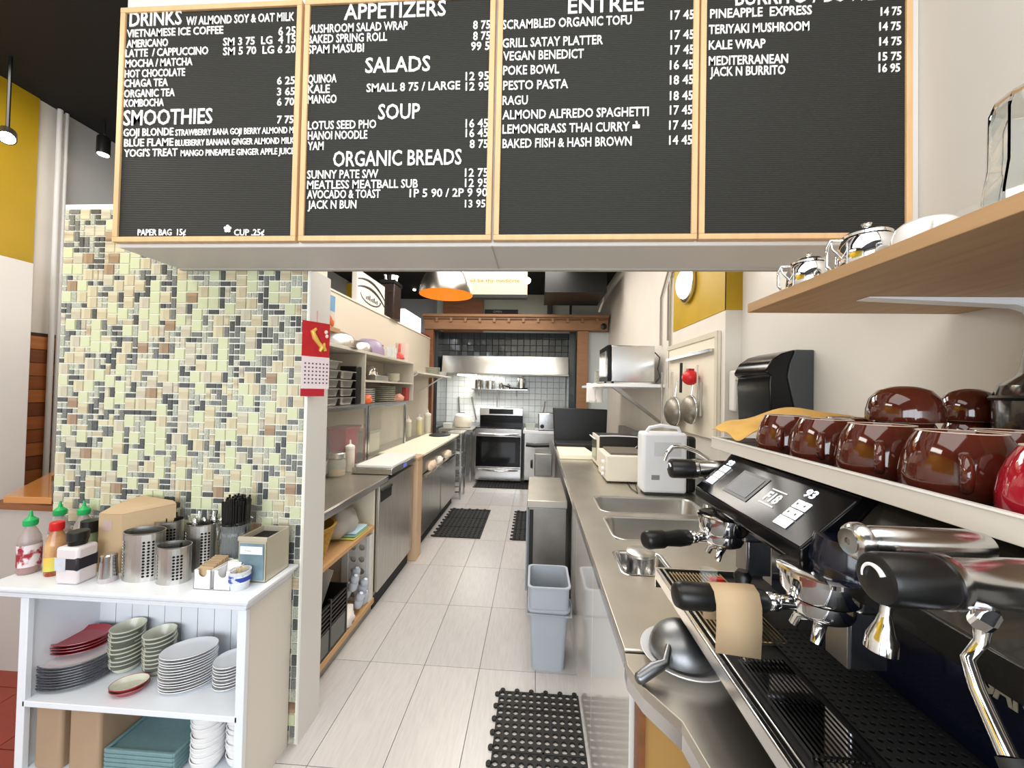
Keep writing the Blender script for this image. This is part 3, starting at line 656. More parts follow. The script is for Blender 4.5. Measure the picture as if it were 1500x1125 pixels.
# dump pan sunk in the counter
pn = tag(basin(*SP_, .83, .9, rc=.02, taper=.008, lip=.014).build('counter_pan', M_sat, smooth=60), 'small rectangular steel pan sunk into the counter before the sinks', 'pan')
t = thing('steel_pitcher', 'lidded steel canister standing in the sunken counter pan', 'pitcher', (.425, 1.50, .835)); o = (.415, 1.515, .832)
MB(o).lathe([(0, 0), (.048, 0), (.052, .01), (.05, .095), (.052, .10)], 28).build('pitcher_body', M_sat, t); MB(o).lathe([(.053, .098), (.053, .108), (.045, .113), (0, .115)], 28).build('lid', M_steel, t)
# cabinet below: white gloss panels
t = thing('counter_cabinet', 'white gloss panelled base under the right steel counter', 'cabinet', (.7, 2, 0))
ys = [1.0, 1.62, 2.24, 2.55]
for a, b in zip(ys, ys[1:]): MB().box(.252, .27, a+.0015, b-.0015, .0, .868).build('side_panel', M_gloss, t, bevel=.001)
MB().box(.27, 1.16, 1.0, 1.02, 0, .868).build('end_panel', mat('tan_panel', '#c6a372', .5), t)
MB().box(.27, 1.16, 2.56, 5.1, 0, .868).build('cabinet_body', M_steeld, t)
t = thing('wooden_cabinet', 'brown wooden cabinet carcass under the near end of the counter', 'cabinet', (.8, .6, 0))
MB().box(.262, .275, .94, .99, 0, .83).build('side_edge', M_brown, t); MB().box(.33, .345, .02, .93, 0, .62).build('side_panel', mat('tan_wood', '#b58c50', .5, noise=.1, nscale=4), t)
MB().box(.28, 1.25, .962, .985, 0, .83).build('end_panel', mat('tan_wood'), t)
# low steel fridge in the aisle
t = thing('undercounter_fridge', 'low stainless undercounter fridge standing beside the right counter', 'fridge', (.1, 3.2, 0))
MB().box(-.035, .23, 2.70, 3.42, .03, .735).build('fridge_body', M_steeld, t, bevel=.004)
MB().box(-.045, .234, 2.69, 3.43, .736, .785).build('steel_top', M_steelc, t, bevel=.003)
MB().box(-.049, -.036, 2.71, 3.41, .15, .72).build('door', mat('bluegrey_panel', '#8f9aa8', .4), t, bevel=.003)
MB().box(-.028, .0, 2.696, 2.70, .05, .72).build('door_gasket', M_blackm, t)
# grey bin
t = thing('waste_bin', 'light grey plastic bin with a liner rim standing against the cabinet', 'bin', (.09, 2.25, 0))
def ringb(x, y, z, w_, d_, r=.03, n=5):
    pts = []
    for cx, cy, a0 in ((x+w_-r, y+d_-r, 0), (x-w_+r, y+d_-r, PI/2), (x-w_+r, y-d_+r, PI), (x+w_-r, y-d_+r, 1.5*PI)):
        for k in range(n+1): a = a0+PI/2*k/n; pts.append((cx+r*math.cos(a), cy+r*math.sin(a), z))
    return pts
def loft(rings, close0=True, close1=True):
    mb = MB(); k = len(rings[0]); fs = []
    for i in range(len(rings)-1):
        for j in range(k): fs.append((i*k+j, i*k+(j+1)%k, (i+1)*k+(j+1)%k, (i+1)*k+j))
    if close0: fs.append(tuple(range(k))[::-1])
    if close1: fs.append(tuple((len(rings)-1)*k+j for j in range(k)))
    mb.add([p for r_ in rings for p in r_], fs); return mb
bxc, byc = .095, 2.27
loft([ringb(bxc, byc, 0, .090, .115), ringb(bxc, byc, .33, .108, .13), ringb(bxc, byc, .335, .119, .141), ringb(bxc, byc, .348, .119, .141), ringb(bxc, byc, .348, .110, .132), ringb(bxc, byc, .46, .113, .136), ringb(bxc, byc, .462, .12, .142), ringb(bxc, byc, .47, .12, .142), ringb(bxc, byc, .47, .108, .13), ringb(bxc, byc, .02, .085, .11)]).build('bin_shell', M_gbin, t, smooth=40)
MB().tube([(bxc-.125, byc, .34), (bxc-.126, byc-.06, .33), (bxc-.122, byc-.146, .325), (bxc+.12, byc-.148, .32), (bxc+.128, byc-.06, .34), (bxc+.124, byc, .34)], .005).build('wire_handle', mat('grey_handle', '#9aa1a8', .4), t)
# rubber mats
def mat_obj(x0, y0, nx_, ny_, c_, lb, sep=(6, 6), z=.010, hr=.36):
    t = thing('rubber_mat', lb, 'mat', (x0, y0, 0))
    mp = lambda u_, v, d: (x0+u_, y0+v, z+d)
    mb = MB().holes(nx_, ny_, c_, c_, c_*hr, z, mp, skip=lambda i, j: i % sep[0] == sep[0]-1 and False)
    W_, D_ = nx_*c_, ny_*c_
    mb.add([(x0,y0,0),(x0+W_,y0,0),(x0+W_,y0+D_,0),(x0,y0+D_,0),(x0,y0,z),(x0+W_,y0,z),(x0+W_,y0+D_,z),(x0,y0+D_,z)], [(0,1,5,4),(1,2,6,5),(2,3,7,6),(3,0,4,7)])
    # interlocking lugs on the edge
    for k in range(0, nx_, 2): mb.lathe([(c_*.35, 0), (c_*.35, z), (0, z)], 8, c=(x0+(k+.5)*c_, y0+D_+c_*.2, 0))
    for k in range(0, ny_, 2): mb.lathe([(c_*.35, 0), (c_*.35, z), (0, z)], 8, c=(x0-c_*.2, y0+(k+.5)*c_, 0))
    mb.build('mat_sheet', M_rub, t)
    g = MB()
    for k in range(1, nx_//sep[0]+1): g.box(x0+k*sep[0]*c_-.004, x0+k*sep[0]*c_+.004, y0, y0+D_, z, z+.003)
    for k in range(1, ny_//sep[1]+1): g.box(x0, x0+W_, y0+k*sep[1]*c_-.004, y0+k*sep[1]*c_+.004, z, z+.003)
    o = g.build('raised_rib', M_rub, t); o['kind'] = 'stuff'
mat_obj(-.158, 1.0, 11, 27, .0365, 'large black perforated rubber mat on the floor nearest the viewer')
mat_obj(-1.05, 3.98, 10, 19, .05, 'dark rubber mat in front of the left steel fridges', hr=.25)
mat_obj(-.215, 3.98, 4, 19, .05, 'dark rubber mat partly behind the low steel fridge', hr=.25)
mat_obj(-.95, 6.05, 18, 11, .05, 'dark rubber mat lying in front of the stove', hr=.25)

# ================================================================== ESPRESSO MACHINE
E_ = thing('espresso_machine', 'black and chrome two-group espresso machine filling the right foreground', 'espresso machine', (.75, .75, .893))
# body side and back
MB().box(.665, 1.16, .02, 1.12, 1.0, 1.40).build('body_shell', M_blackn, E_, bevel=.01)
MB().box(.655, .664, .02, 1.10, 1.0, 1.36).build('backsplash_panel', M_blackn, E_)
for x in (.47, 1.1):
    for y in (.1, 1.05): MB().turn((x, y, .894), (x, y, 1.0), [(.02, 0), (.022, .1), (.018, .3), (.02, 1)], 14).build('foot', M_black, E_)
MB().box(.42, 1.14, .02, 1.11, .985, 1.0).build('chassis', M_black, E_)
# drip tray
MB().box(.368, .66, .0, 1.15, 1.0, 1.026).build('drip_tray', M_blackm, E_)
MB().box(.359, .371, -.02, 1.15, 1.008, 1.04).build('tray_rail', M_sat, E_, bevel=.003)
MB().box(.377, .384, -.02, 1.15, 1.026, 1.041).build('tray_rail', M_sat, E_, bevel=.002)
MB().box(.36, .66, 1.15, 1.158, .985, 1.04).build('tray_end', M_sat, E_)
def grate(y0, y1, x0, x1, z, n, mm):
    for k in range(n):
        x = x0+(x1-x0)*k/(n-1)
        MB().box(x-.0018, x+.0018, y0, y1, z-.006, z+.001).build('grate_bar', mm, E_)
    for y in (y0, (y0+y1)/2, y1): MB().box(x0-.002, x1+.002, y-.002, y+.002, z-.010, z-.005).build('cross_bar', mm, E_)
grate(.40, .57, .405, .485, 1.039, 11, M_chrome); grate(.58, .78, .405, .485, 1.039, 11, M_chrome)
grate(.84, 1.13, .392, .53, 1.040, 16, mat('gilt_steel', '#b5a88a', .3, 1))
mp = lambda u_, v, d: (.505+u_, .22+v, 1.036+d)
q = MB().holes(9, 45, .0145, .015, .0042, .003, mp); q.build('perforated_strip', M_blackm, E_)
# sloped control fascia
def fascia(y0, y1):
    lo_f = (.437, 1.30); lo_b = (.46, 1.262)
    pts = [(.437, 1.300), (.533, 1.388), (.60, 1.40), (.66, 1.26), (.46, 1.255), (.438, 1.275)]
    return MB().prism(pts, y0, y1, 'y')
fascia(.66, 1.075).build('control_fascia', M_blackg, E_, bevel=.004, seg=3)
MB().prism([(.48, 1.29), (.56, 1.385), (.67, 1.39), (.67, 1.22), (.53, 1.22)], .02, .66, 'y').build('front_cowl', mat('cowl_dark', '#2b2925', .2, coat=.5), E_, bevel=.004)
MB().prism([(.48, 1.29), (.56, 1.385), (.67, 1.39), (.67, 1.22), (.53, 1.22)], 1.075, 1.13, 'y').build('front_cowl', mat('cowl_dark'), E_, bevel=.004)
MB().prism([(.4, 1.10), (.46, 1.10), (.46, 1.235), (.4, 1.235)], .02, .03, 'y') if False else None
# panel-local frame: origin at lower near corner, u toward -y (viewer), v up the slope
n_ = Vector((-.088, 0, .096)).normalized(); vdir = Vector((.096, 0, .088)).normalized()
def PP(y, s, d=0): return Vector((.437, y, 1.300))+vdir*s+n_*d
def pquad(y0, y1, s0, s1, d0, d1, name, m, bev=0):
    a = [PP(y0, s0, d0), PP(y1, s0, d0), PP(y1, s1, d0), PP(y0, s1, d0)]; b = [PP(y0, s0, d1), PP(y1, s0, d1), PP(y1, s1, d1), PP(y0, s1, d1)]
    return MB().hexa(a, b).build(name, m, E_, bevel=bev)
M_btn = mat('button_white', '#ffffff', .3, emit='#f4faff', es=.5)
M_led = mat('led_white', '#dfeaff', .5, emit='#e4eeff', es=2.5)
pquad(.862, .965, .028, .100, 0, .0012, 'display_bezel', M_black); pquad(.872, .955, .035, .093, .0012, .002, 'display_screen', mat('screen_grey', '#30363e', .35, noise=.5, nscale=30, emit='#4a5664', es=.12))
def pad(yc, sc_, flip=1):
    w_ = .0185
    for a, b in ((0, 0), (0, 1), (1, 0), (1, 1)):
        pquad(yc-w_+.001+w_*a, yc+w_*a-.0015, sc_+.022*b+.022+.0008, sc_+.022*b+.0205+.022, .0005, .003, 'button', M_btn, .001)
    pquad(yc-w_+.001, yc+w_-.0005, sc_, sc_+.021, .0005, .003, 'button', M_btn, .001)
pad(.735, .018); pad(1.035, .028)
def ptext(s, y0, y1, s0, s1, m, d=.003):   # text reads for someone standing at the front: right = -y
    text(s, 'lettering', m, E_, lambda u_, v, dd: PP(y0+(y1-y0)*u_, s0+(s1-s0)*v, dd), .0008, .015)
for yc, sc_ in ((.735, .018), (1.035, .028)):
    for a, b, s in ((0, 0, '>'), (1, 0, '+'), (0, 1, '-'), (1, 1, '=')): 
        y_ = yc-.0185*.5+.0185*a
        q0 = (y_, sc_+.022*b+.03)
        pquad(y_-.002, y_+.002, q0[1], q0[1]+.005, .003, .0034, 'button_icon', mat('icon_grey', '#555555', .5))
text('F18', 'lettering', M_letter, E_, lambda u_, v, dd: PP(.832-.042*u_, .052+.024*v, dd), .0008, .03)
pquad(.788, .834, .043, .046, .0002, .001, 'logo_bar', M_letter); pquad(.788, .834, .081, .084, .0002, .001, 'logo_bar', M_letter)
text('93', 'temperature_digits', M_led, E_, lambda u_, v, dd: PP(.758-.026*u_, .094+.018*v, dd), .0008, .02)
text('93', 'temperature_digits', M_led, E_, lambda u_, v, dd: PP(1.055-.026*u_, .098+.016*v, dd), .0008, .02)
# cup tray on top with clear rail
MB().box(.535, 1.16, .0, 1.17, 1.40, 1.414).build('cup_tray', mat('tray_dark', '#3a3432', .3), E_, bevel=.003)
MB().prism([(.520, 1.394), (.524, 1.394), (.530, 1.424), (.525, 1.424)], .0, 1.17, 'y').build('cup_rail', mat('frosted_rail', '#dcd6cc', .15, alpha=.85, coat=.3), E_, bevel=.001)
MB().box(.523, .5315, .0, 1.17, 1.4235, 1.4265).build('rail_edge', mat('rail_edge', '#f0efe9', .1), E_)
MB().box(.524, 1.1, 1.17, 1.176, 1.394, 1.424).build('rail_end', mat('frosted_rail'), E_)
# steam knobs
def steam(y, z, xt, r, wand):
    MB().turn((xt, y, z), (xt+.058*r/.0245, y, z), [(r*.80, 0), (r*.94, .03), (r, .10), (r, .93), (r*.95, 1)], 28).build('steam_knob', M_black, E_, smooth=40)
    MB().turn((xt+.058*r/.0245, y, z), (xt+.22, y, z), [(r*1.05, 0), (r*1.05, .05), (r*.9, .08), (r*.92, .35), (r*.98, .4), (r*1.0, 1)], 28).build('steam_tap', M_sat, E_, smooth=40)
    pts = [(xt-.0012, y+r*.52*math.cos(a), z+r*.52*math.sin(a)) for a in [(-.2+PI*.9*k/14) for k in range(15)]]
    MB().tube(pts, [.0008+.0018*k/14 for k in range(15)], 6).build('arc_mark', M_letter, E_)
KY, KZ, KX = .405, 1.371, .339
steam(KY, KZ, KX, .0250, 0); steam(1.12, 1.338, .385, .027, 0)
# small chrome water tap just above the near knob
MB().turn((.357, .46, 1.387), (.50, .46, 1.387), [(.013, 0), (.019, .03), (.021, .06), (.021, .10), (.016, .14), (.018, .17), (.018, .9), (.015, 1)], 24).build('water_tap', M_sat, E_, smooth=40)
MB().lathe([(.004, 0), (.014, 0)], 16, c=(.356, .46, 1.387), rot=Matrix.Rotation(PI/2, 3, 'Y')).build('tap_ring', M_chrome, E_)
# wands
p = [PY(1440, 905, .40), PY(1437, 940, .40), PY(1418, 965, .40), PY(1432, 1010, .385), PY(1455, 1060, .37), PY(1478, 1110, .355), PY(1500, 1150, .345)]
MB().tube([p[0]+Vector((0, 0, .03)), p[0], p[1], p[2], p[3], p[4], p[5]], [.008, .008, .0055, .0055, .006, .0065, .007], 12).build('steam_wand', M_chrome, E_, smooth=60)
MB().turn(PY(1425, 895, .405), PY(1460, 915, .395), [(.011, 0), (.014, .3), (.014, .8), (.010, 1)], 6).build('wand_joint', M_chrome, E_)
MB().tube([p[5], p[6], p[6]+Vector((.02, -.01, -.05))], [.009, .0105, .010], 12).build('wand_grip', M_rub, E_)
a, b = PY(1300, 880, .50), PY(1292, 950, .50)
MB().turn(a, b+Vector((-.002, 0, -.004)), [(.006, 0), (.006, .25), (.009, .45), (.0155, .72), (.0165, .97), (.012, 1)], 20).build('water_spout', M_chrome, E_, smooth=60)
# group heads
def group(y, zs, back):
    x, z = .455, 1.232+zs
    MB().turn((x+.045, y, z+.03), (x+.045, y, z+.085), [(.052, 0), (.055, .4), (.045, 1)], 30).build('group_body', M_blackn, E_, smooth=50)
    MB().turn((x, y, z-.008), (x, y, z+.035), [(.040, 0), (.050, .06), (.053, .2), (.053, .75), (.058, .8), (.058, .95), (.050, 1)], 36).build('group_ring', M_chrome, E_, smooth=40)
    MB().box(x+.03, .66, y-.035, y+.035, z-.02, z+.06).build('group_arm', M_chrome, E_, bevel=.008)
group(.64, .012, 0); group(.955, -.004, 0)
def splash(pa, pb, pt, pbm, y):
    a = PY(pa, pt, y); b = PY(pb, pbm, y)
    MB().box(a.x, b.x, y, y+.006, b.z, a.z).build('splash_plate', M_sat, E_, bevel=.001); MB().box(a.x-.006, a.x, y-.0, y+.05, b.z, a.z).build('splash_plate', M_steeld, E_, bevel=.001)
splash(1247, 1300, 850, 984, .70); splash(1097, 1129, 784, 845, 1.0)
def portafilter(y, tip, wrap):
    x, z = .455, wrap
    t_ = Vector(tip); base = Vector((x-.045, y, z))
    d = (t_-base); L = d.length; d.normalize()
    MB().turn((x, y, z-.018), (x, y, z+.012), [(.03, 0), (.04, .2), (.044, .5), (.044, 1)], 32).build('filter_basket_holder', M_chrome, E_, smooth=40)
    MB().tube([(x-.03, y, z), base+d*.03], [.012, .010], 14).turn(base+d*.02, base+d*.04, [(.010, 0), (.014, .2), (.014, .8), (.010, 1)], 16).build('handle_neck', M_chrome, E_, smooth=50)
    MB().turn(base+d*.04, t_, [(.0135, 0), (.018, .05), (.0195, .25), (.0165, .55), (.0205, .62), (.021, .93), (.017, .99), (.012, 1)], 22).build('handle', M_black, E_, smooth=50)
    for s_ in (-1, 1):
        MB().tube([(x, y, z-.016), (x-.008, y+s_*.012, z-.024), (x-.018, y+s_*.022, z-.030), (x-.024, y+s_*.025, z-.046)], [.009, .009, .008, .007], 10).build('spout', M_chrome, E_, smooth=60)
portafilter(.64, (.225, .625, 1.233), 1.222); portafilter(.955, (.255, .90, 1.214), 1.208)
# kraft sleeve folded over the near handle
def hd(t_): return Vector((.41, .64, 1.222)).lerp(Vector((.225, .625, 1.233)), t_)
mb = MB()
pr = [(-.021, -.078), (-.024, -.03), (-.023, 0), (-.015, .018), (0, .0235), (.015, .018), (.023, 0), (.024, -.025), (.022, -.05)]
a, b = hd(.32), hd(.70)
vs = [(a.x, a.y+p_, a.z+q_) for p_, q_ in pr]+[(b.x, b.y+p_, b.z+q_*.93) for p_, q_ in pr]; k = len(pr)
mb.add(vs, [(i, i+1, k+i+1, k+i) for i in range(k-1)])
tag(mb.build('paper_sleeve', M_kraft, solid=.0012, smooth=60), 'folded kraft paper tag hanging over the near portafilter handle', 'paper sleeve')
# lettering on the machine's back panel
SZ = PX(1405, 985, .654).z
text('SANREMO', 'lettering', mat('letter_gold', '#8d8672', .4), E_, lambda u_, v, dd: Vector((.654-dd, .602-.14*u_, SZ+.036*v)), .0015, .03)
# knock tamper / tamper under far group
t = thing('tamper', 'black tamper with a chrome base standing on the far drip grate', 'tamper', (.50, .99, 1.042))
MB().turn((.515, .98, 1.042), (.515, .98, 1.12), [(.045, 0), (.045, .1), (.03, .3), (.016, .6), (.02, .85), (.012, 1)], 24).build('tamper_handle', M_black, t, smooth=50)
t = thing('shot_glass', 'small clear glass standing on the far end of the drip tray', 'glass', (.47, 1.06, 1.042))
MB((.465, 1.05, 1.042)).lathe([(0, 0), (.018, 0), (.022, .045), (.0205, .045), (.017, .004), (0, .004)], 20).build('glass_wall', M_glasst, t)
MB((.50, 1.03, 1.042)).box(-.02, .02, -.012, .012, 0, .004) if False else None
tag(MB().box(.475, .51, 1.055, 1.075, 1.042, 1.060).build('red_clip', M_redp, bevel=.002), 'small red plastic clip lying on the far drip grate', 'clip')
# plate and scoop on the counter
pp = plate_mesh('saucer_plate', .105, .02, M_cera); c = PZ(1000, 965, .893)
pp.location = (c.x+.005, c.y, .8935); tag(pp, 'white round plate on the near counter holding a metal scoop', 'plate')
t = thing('metal_scoop', 'cast aluminium round scoop lying upside down on the white plate', 'scoop', (c.x, c.y, .91)); 
sc0 = Vector((c.x-.002, c.y, .912))
MB().ball(sc0, .078, .070, 28, 10, z0=0, z1=PI/2).build('scoop_bowl', M_alu, t, smooth=60)
hp = PZ(938, 993, .905); h2 = PZ(975, 972, .93)
MB().tube([sc0+Vector((-.045, -.04, .035)), h2, (hp+h2)/2+Vector((0, 0, .004)), hp], [.008, .010, .014, .013], 14).ball(hp, .013, .013, 12, 8).build('scoop_handle', M_alu, t, smooth=60)

# ---- cups on top
def cup(name, lb, m, x, y, z, r, h, ha, grp=None, foot=.70, round_=False):
    t = thing(name, lb, 'cup', (x, y, z), grp); o = (x, y, z)
    if round_: pr = [(r*.99, 0), (r, .004), (r*.99, h*.3), (r*.9, h*.62), (r*.68, h*.87), (r*.35, h*.98), (0, h)]
    else: pr = [(r*.96, 0), (r, h*.04), (r, h*.3), (r*.95, h*.55), (r*.84, h*.80), (r*foot+.002, h*.955), (r*foot, h), (r*foot-.004, h), (r*foot-.006, h-.003), (0, h-.003)]
    MB(o).lathe(pr, 40).build('cup_body', m, t, smooth=40)
    if not round_: MB(o).lathe([(r*foot-.0045, h+.0001), (r*foot-.0045, h+.0012), (r*foot+.0005, h+.0012), (r*foot+.0005, h+.0001)], 40).build('foot_ring', mat('bare_foot', '#cbb6a4', .6), t)
    if round_: return t
    d = Vector((math.cos(ha), math.sin(ha), 0)); q = []
    for k in range(9):
        a = -PI/2+PI*k/8; q.append(Vector(o)+d*(r*.93+.028*math.cos(a))+Vector((0, 0, h*.42+.022*math.sin(a))))
    MB().tube(q, .0068, 10).build('handle', m, t, smooth=60)
for (px, y), lb in zip(((1155, .972), (1208, .847), (1289, .718), (1392, .592)), ('brown glazed cup upside down, farthest in the front row beside the cloth', 'brown glazed cup upside down, second from the cloth in the front row', 'brown glazed cup upside down, third from the cloth in the front row', 'brown glazed cup upside down, largest looking one beside the red cup')):
    cup('coffee_cup', lb, M_cup, .612, y, 1.415, .064, .088, -2.3)
cup('coffee_cup', 'red glazed cup upside down at the right edge of the cup rail', M_cupr, .612, .466, 1.415, .064, .082, -2.6)
for (x, y), lb in zip(((.76, .98), (.76, .84), (.76, .66), (.78, .51)), ('brown cup upside down in the back row near the yellow cloth', 'brown cup upside down in the back row under the domed cup', 'brown cup upside down in the back row with its foot showing', 'brown cup upside down in the back row behind the red cup')):
    cup('coffee_cup', lb, M_cup, x, y, 1.415, .062, .086, 2.2)
cup('coffee_bowl', 'larger domed brown bowl resting upside down on the back row', M_cup, .76, .84, 1.504, .060, .072, 2.5, round_=True)
cup('coffee_cup', 'brown cup upside down at the rear in front of the dark hopper', M_cup, .99, .94, 1.415, .050, .086, 2.5)
cup('coffee_bowl', 'smaller domed brown bowl resting beside the dark hopper', M_cup, .99, .94, 1.504, .050, .072, 2.5, round_=True)
# dark hopper
t = thing('bean_hopper', 'large smoked black bean hopper standing behind the cups at right', 'hopper', (1.035, .77, 1.415)); o = (1.035, .77, 1.415)
MB(o).lathe([(0, 0), (.12, 0), (.125, .02), (.125, .14), (.118, .165), (.095, .185), (.088, .20), (.083, .25), (.075, .29), (.05, .31), (0, .315)], 36).build('hopper_body', M_smoke, t, smooth=30)
MB(o).lathe([(.127, .135), (.13, .14), (.127, .145)], 36).build('hopper_band', M_black, t)
# cloth draped at the far end of the cup tray
mb = MB(); nu, nv = 18, 12; vs = []
for i in range(nu+1):
    for j in range(nv+1):
        u_, v = i/nu, j/nv
        x = .525+.50*u_; y = 1.185-.17*v+.03*math.sin(u_*7)
        z = 1.458+.062*math.exp(-((u_-.45)/.28)**2)*math.sin(PI*min(1, v*1.0+.12))+.006*math.sin(u_*17+v*5)+.004*math.sin(v*13)
        if u_ < .1: z -= .02*(1-u_/.1)
        vs.append((x, y, z))
mb.add(vs, [(i*(nv+1)+j, (i+1)*(nv+1)+j, (i+1)*(nv+1)+j+1, i*(nv+1)+j+1) for i in range(nu) for j in range(nv)])
tag(mb.build('cleaning_cloth', M_cloth, solid=.003, smooth=80, sub=1), 'crumpled yellow cleaning cloth over the far end of the cup tray', 'cloth')

# ================================================================== WOODEN WALL SHELF, RIGHT
t = thing('wall_shelf', 'thick plywood wall shelf on a white bracket at upper right', 'shelf', (.96, .6, 1.81))
MB().box(.656, 1.268, -.4, 1.235, 1.808, 1.836).build('shelf_board', M_ply, t, bevel=.0015)
br = MB().hexa([(.84, 1.02, 1.804), (1.255, 1.02, 1.785), (1.255, 1.06, 1.785), (.84, 1.06, 1.804)], [(.84, 1.02, 1.8075), (1.255, 1.02, 1.8075), (1.255, 1.06, 1.8075), (.84, 1.06, 1.8075)]).box(1.253, 1.268, 1.02, 1.05, 1.45, 1.807)
pts = [(1.255, 1.72), (1.248, 1.75), (1.232, 1.775), (1.19, 1.788), (1.255, 1.788)]
br.prism(pts, 1.02, 1.05, 'y'); br.build('bracket', M_white, t, bevel=.003)
def teapot(x, y, lb, s):
    t = thing('steel_teapot', lb, 'teapot', (x, y, 1.837)); o = Vector((x, y, 1.837))
    MB(o).lathe([(0, 0), (.045*s, 0), (.05*s, .006), (.05*s, .05*s), (.042*s, .068*s), (.036*s, .075*s)], 28).build('pot_body', M_chrome, t, smooth=50)
    MB(o).lathe([(.040*s, .073*s), (.041*s, .078*s), (.03*s, .086*s), (.008*s, .09*s), (.006*s, .095*s), (.009*s, .102*s), (0, .106*s)], 24).build('lid', M_chrome, t, smooth=50)
    hx = [(-.048*s, 0, .068*s), (-.072*s, 0, .066*s), (-.078*s, 0, .05*s), (-.078*s, 0, .014*s), (-.07*s, 0, .004*s)]
    MB(o).tube(hx, .0035, 8).tube([(-.048*s, 0, .028*s), (-.068*s, 0, .05*s), (-.07*s, 0, .062*s)], .0025, 8).build('handle', M_chrome, t, smooth=60)
    MB(o).tube([(.035*s, -.03*s, .03*s), (.048*s, -.045*s, .045*s), (.052*s, -.055*s, .072*s)], [.012*s, .009*s, .007*s], 12).build('spout', M_chrome, t, smooth=60)
teapot(.735, 1.085, 'small steel teapot with lid, farthest left on the wall shelf', 1.0)
teapot(.755, .925, 'slightly larger steel teapot between the small one and white cup', 1.12)
def scup(name, x, y, z, r, h, m, lb, cat='cup', grp=None, rim=.0):
    t = thing(name, lb, cat, (x, y, z), grp)
    MB((x, y, z)).lathe([(r*.98, 0), (r, .004), (r*.99, h*.5), (r*.9, h*.85), (r*.72, h), (0, h)], 36).build('cup_body', m, t, smooth=50)
    return t
t = scup('white_cup', .765, .80, 1.837, .052, .062, M_cera, 'white porcelain cup upside down on the wall shelf beside the teapots')
MB((.765, .80, 1.837)).tube([(-.03, -.042, .012), (-.04, -.058, .018), (-.04, -.06, .034), (-.028, -.045, .044)], .005, 8).build('handle', M_cera, t, smooth=60)
t = thing('glass_bowl', 'shallow clear glass dish behind the white cup on the wall shelf', 'bowl', (.84, .76, 1.837))
MB((.86, .77, 1.837)).lathe([(.03, 0), (.045, .02), (.055, .06), (.057, .075), (.054, .075), (.042, .022), (0, .004)], 32).build('glass_wall', M_glasst, t)
tag(plate_mesh('saucer', .055, .012, M_cera), 'white saucer lying on the wall shelf before the glass pitcher', 'saucer').location = (.745, .70, 1.837)
t = thing('glass_pitcher', 'heavy faceted clear glass pitcher upside down at the shelf end', 'pitcher', (.765, .61, 1.837)); o = (.765, .61, 1.837)
MB(o).lathe([(.075, 0), (.075, .03), (.071, .055), (.068, .075), (.067, .16), (.060, .18), (0, .183), (0, .174), (.055, .171), (.061, .155), (.062, .075), (.066, .05), (.069, .03), (.069, 0), (.075, 0)], 12).build('glass_wall', M_glass, t, smooth=20)
t = thing('glass_tumbler', 'clear glass tumbler upside down behind the pitcher', 'glass', (.92, .72, 1.837))
MB((.92, .72, 1.837)).lathe([(.045, 0), (.04, .08), (.03, .09), (0, .09), (0, .084), (.028, .084), (.037, .078), (.042, 0), (.045, 0)], 24).build('glass_wall', M_glass, t)

# ================================================================== WALL FITTINGS ON THE RIGHT
t = thing('towel_dispenser', 'black domed paper towel dispenser on the right wall', 'dispenser', (1.16, 1.9, 1.35))
pr = [(1.269, 1.40), (1.269, 1.765), (1.20, 1.765), (1.13, 1.745), (1.09, 1.715), (1.065, 1.67), (1.062, 1.655), (1.085, 1.64), (1.075, 1.60), (1.08, 1.40)]
MB().prism([(1.21, 1.40), (1.269, 1.40), (1.269, 1.765), (1.19, 1.765), (1.165, 1.70), (1.155, 1.64)], 1.83, 2.125, 'y').build('dispenser_back', mat('charcoal_side', '#44484a', .4), t, bevel=.004)
MB().prism([(1.209, 1.40), (1.154, 1.64), (1.164, 1.70), (1.189, 1.766), (1.13, 1.748), (1.085, 1.715), (1.06, 1.668), (1.06, 1.655), (1.08, 1.642), (1.075, 1.60), (1.085, 1.40)], 1.834, 2.121, 'y').build('dispenser_cover', M_blackg, t, bevel=.006, seg=3)
t = thing('soap_dispenser', 'white soap dispenser with grey push bar beside the towel dispenser', 'dispenser', (1.21, 2.43, 1.45))
MB().box(1.19, 1.26, 2.37, 2.445, 1.45, 1.70).build('soap_housing', mat('soap_white', '#d6d4cd', .3), t, bevel=.012, seg=3)
MB().box(1.195, 1.255, 2.355, 2.37, 1.455, 1.53).build('push_bar', mat('soap_grey', '#a3a49e', .3), t, bevel=.006)
MB().box(1.192, 1.258, 2.367, 2.371, 1.635, 1.642).build('level_line', mat('soap_gold', '#b5a86a', .4), t)
# ================================================================== LEFT KITCHEN LINE
XF = -1.085
t = thing('prep_counter', 'stainless steel prep counter over wooden shelves at the left', 'counter', (-1.4, 2.3, 0))
MB().box(-1.75, XF, 1.79, 2.80, .872, .9).build('worktop', M_steelc, t, bevel=.003)
MB().box(XF-.004, XF+.004, 1.79, 2.80, .855, .895).build('front_lip', M_sat, t, bevel=.002)
MB().box(-1.745, XF-.01, 1.79, 2.60, .575, .60).build('shelf', M_pine, t, bevel=.002)
MB().box(-1.745, XF-.01, 1.79, 2.62, .06, .095).build('deck', M_pine, t, bevel=.002)
MB().box(-1.745, XF-.02, 2.60, 2.62, .095, .871).build('divider', M_cream, t); MB().box(-1.745, XF-.03, 1.79, 2.62, 0, .06).build('plinth', M_steeld, t)
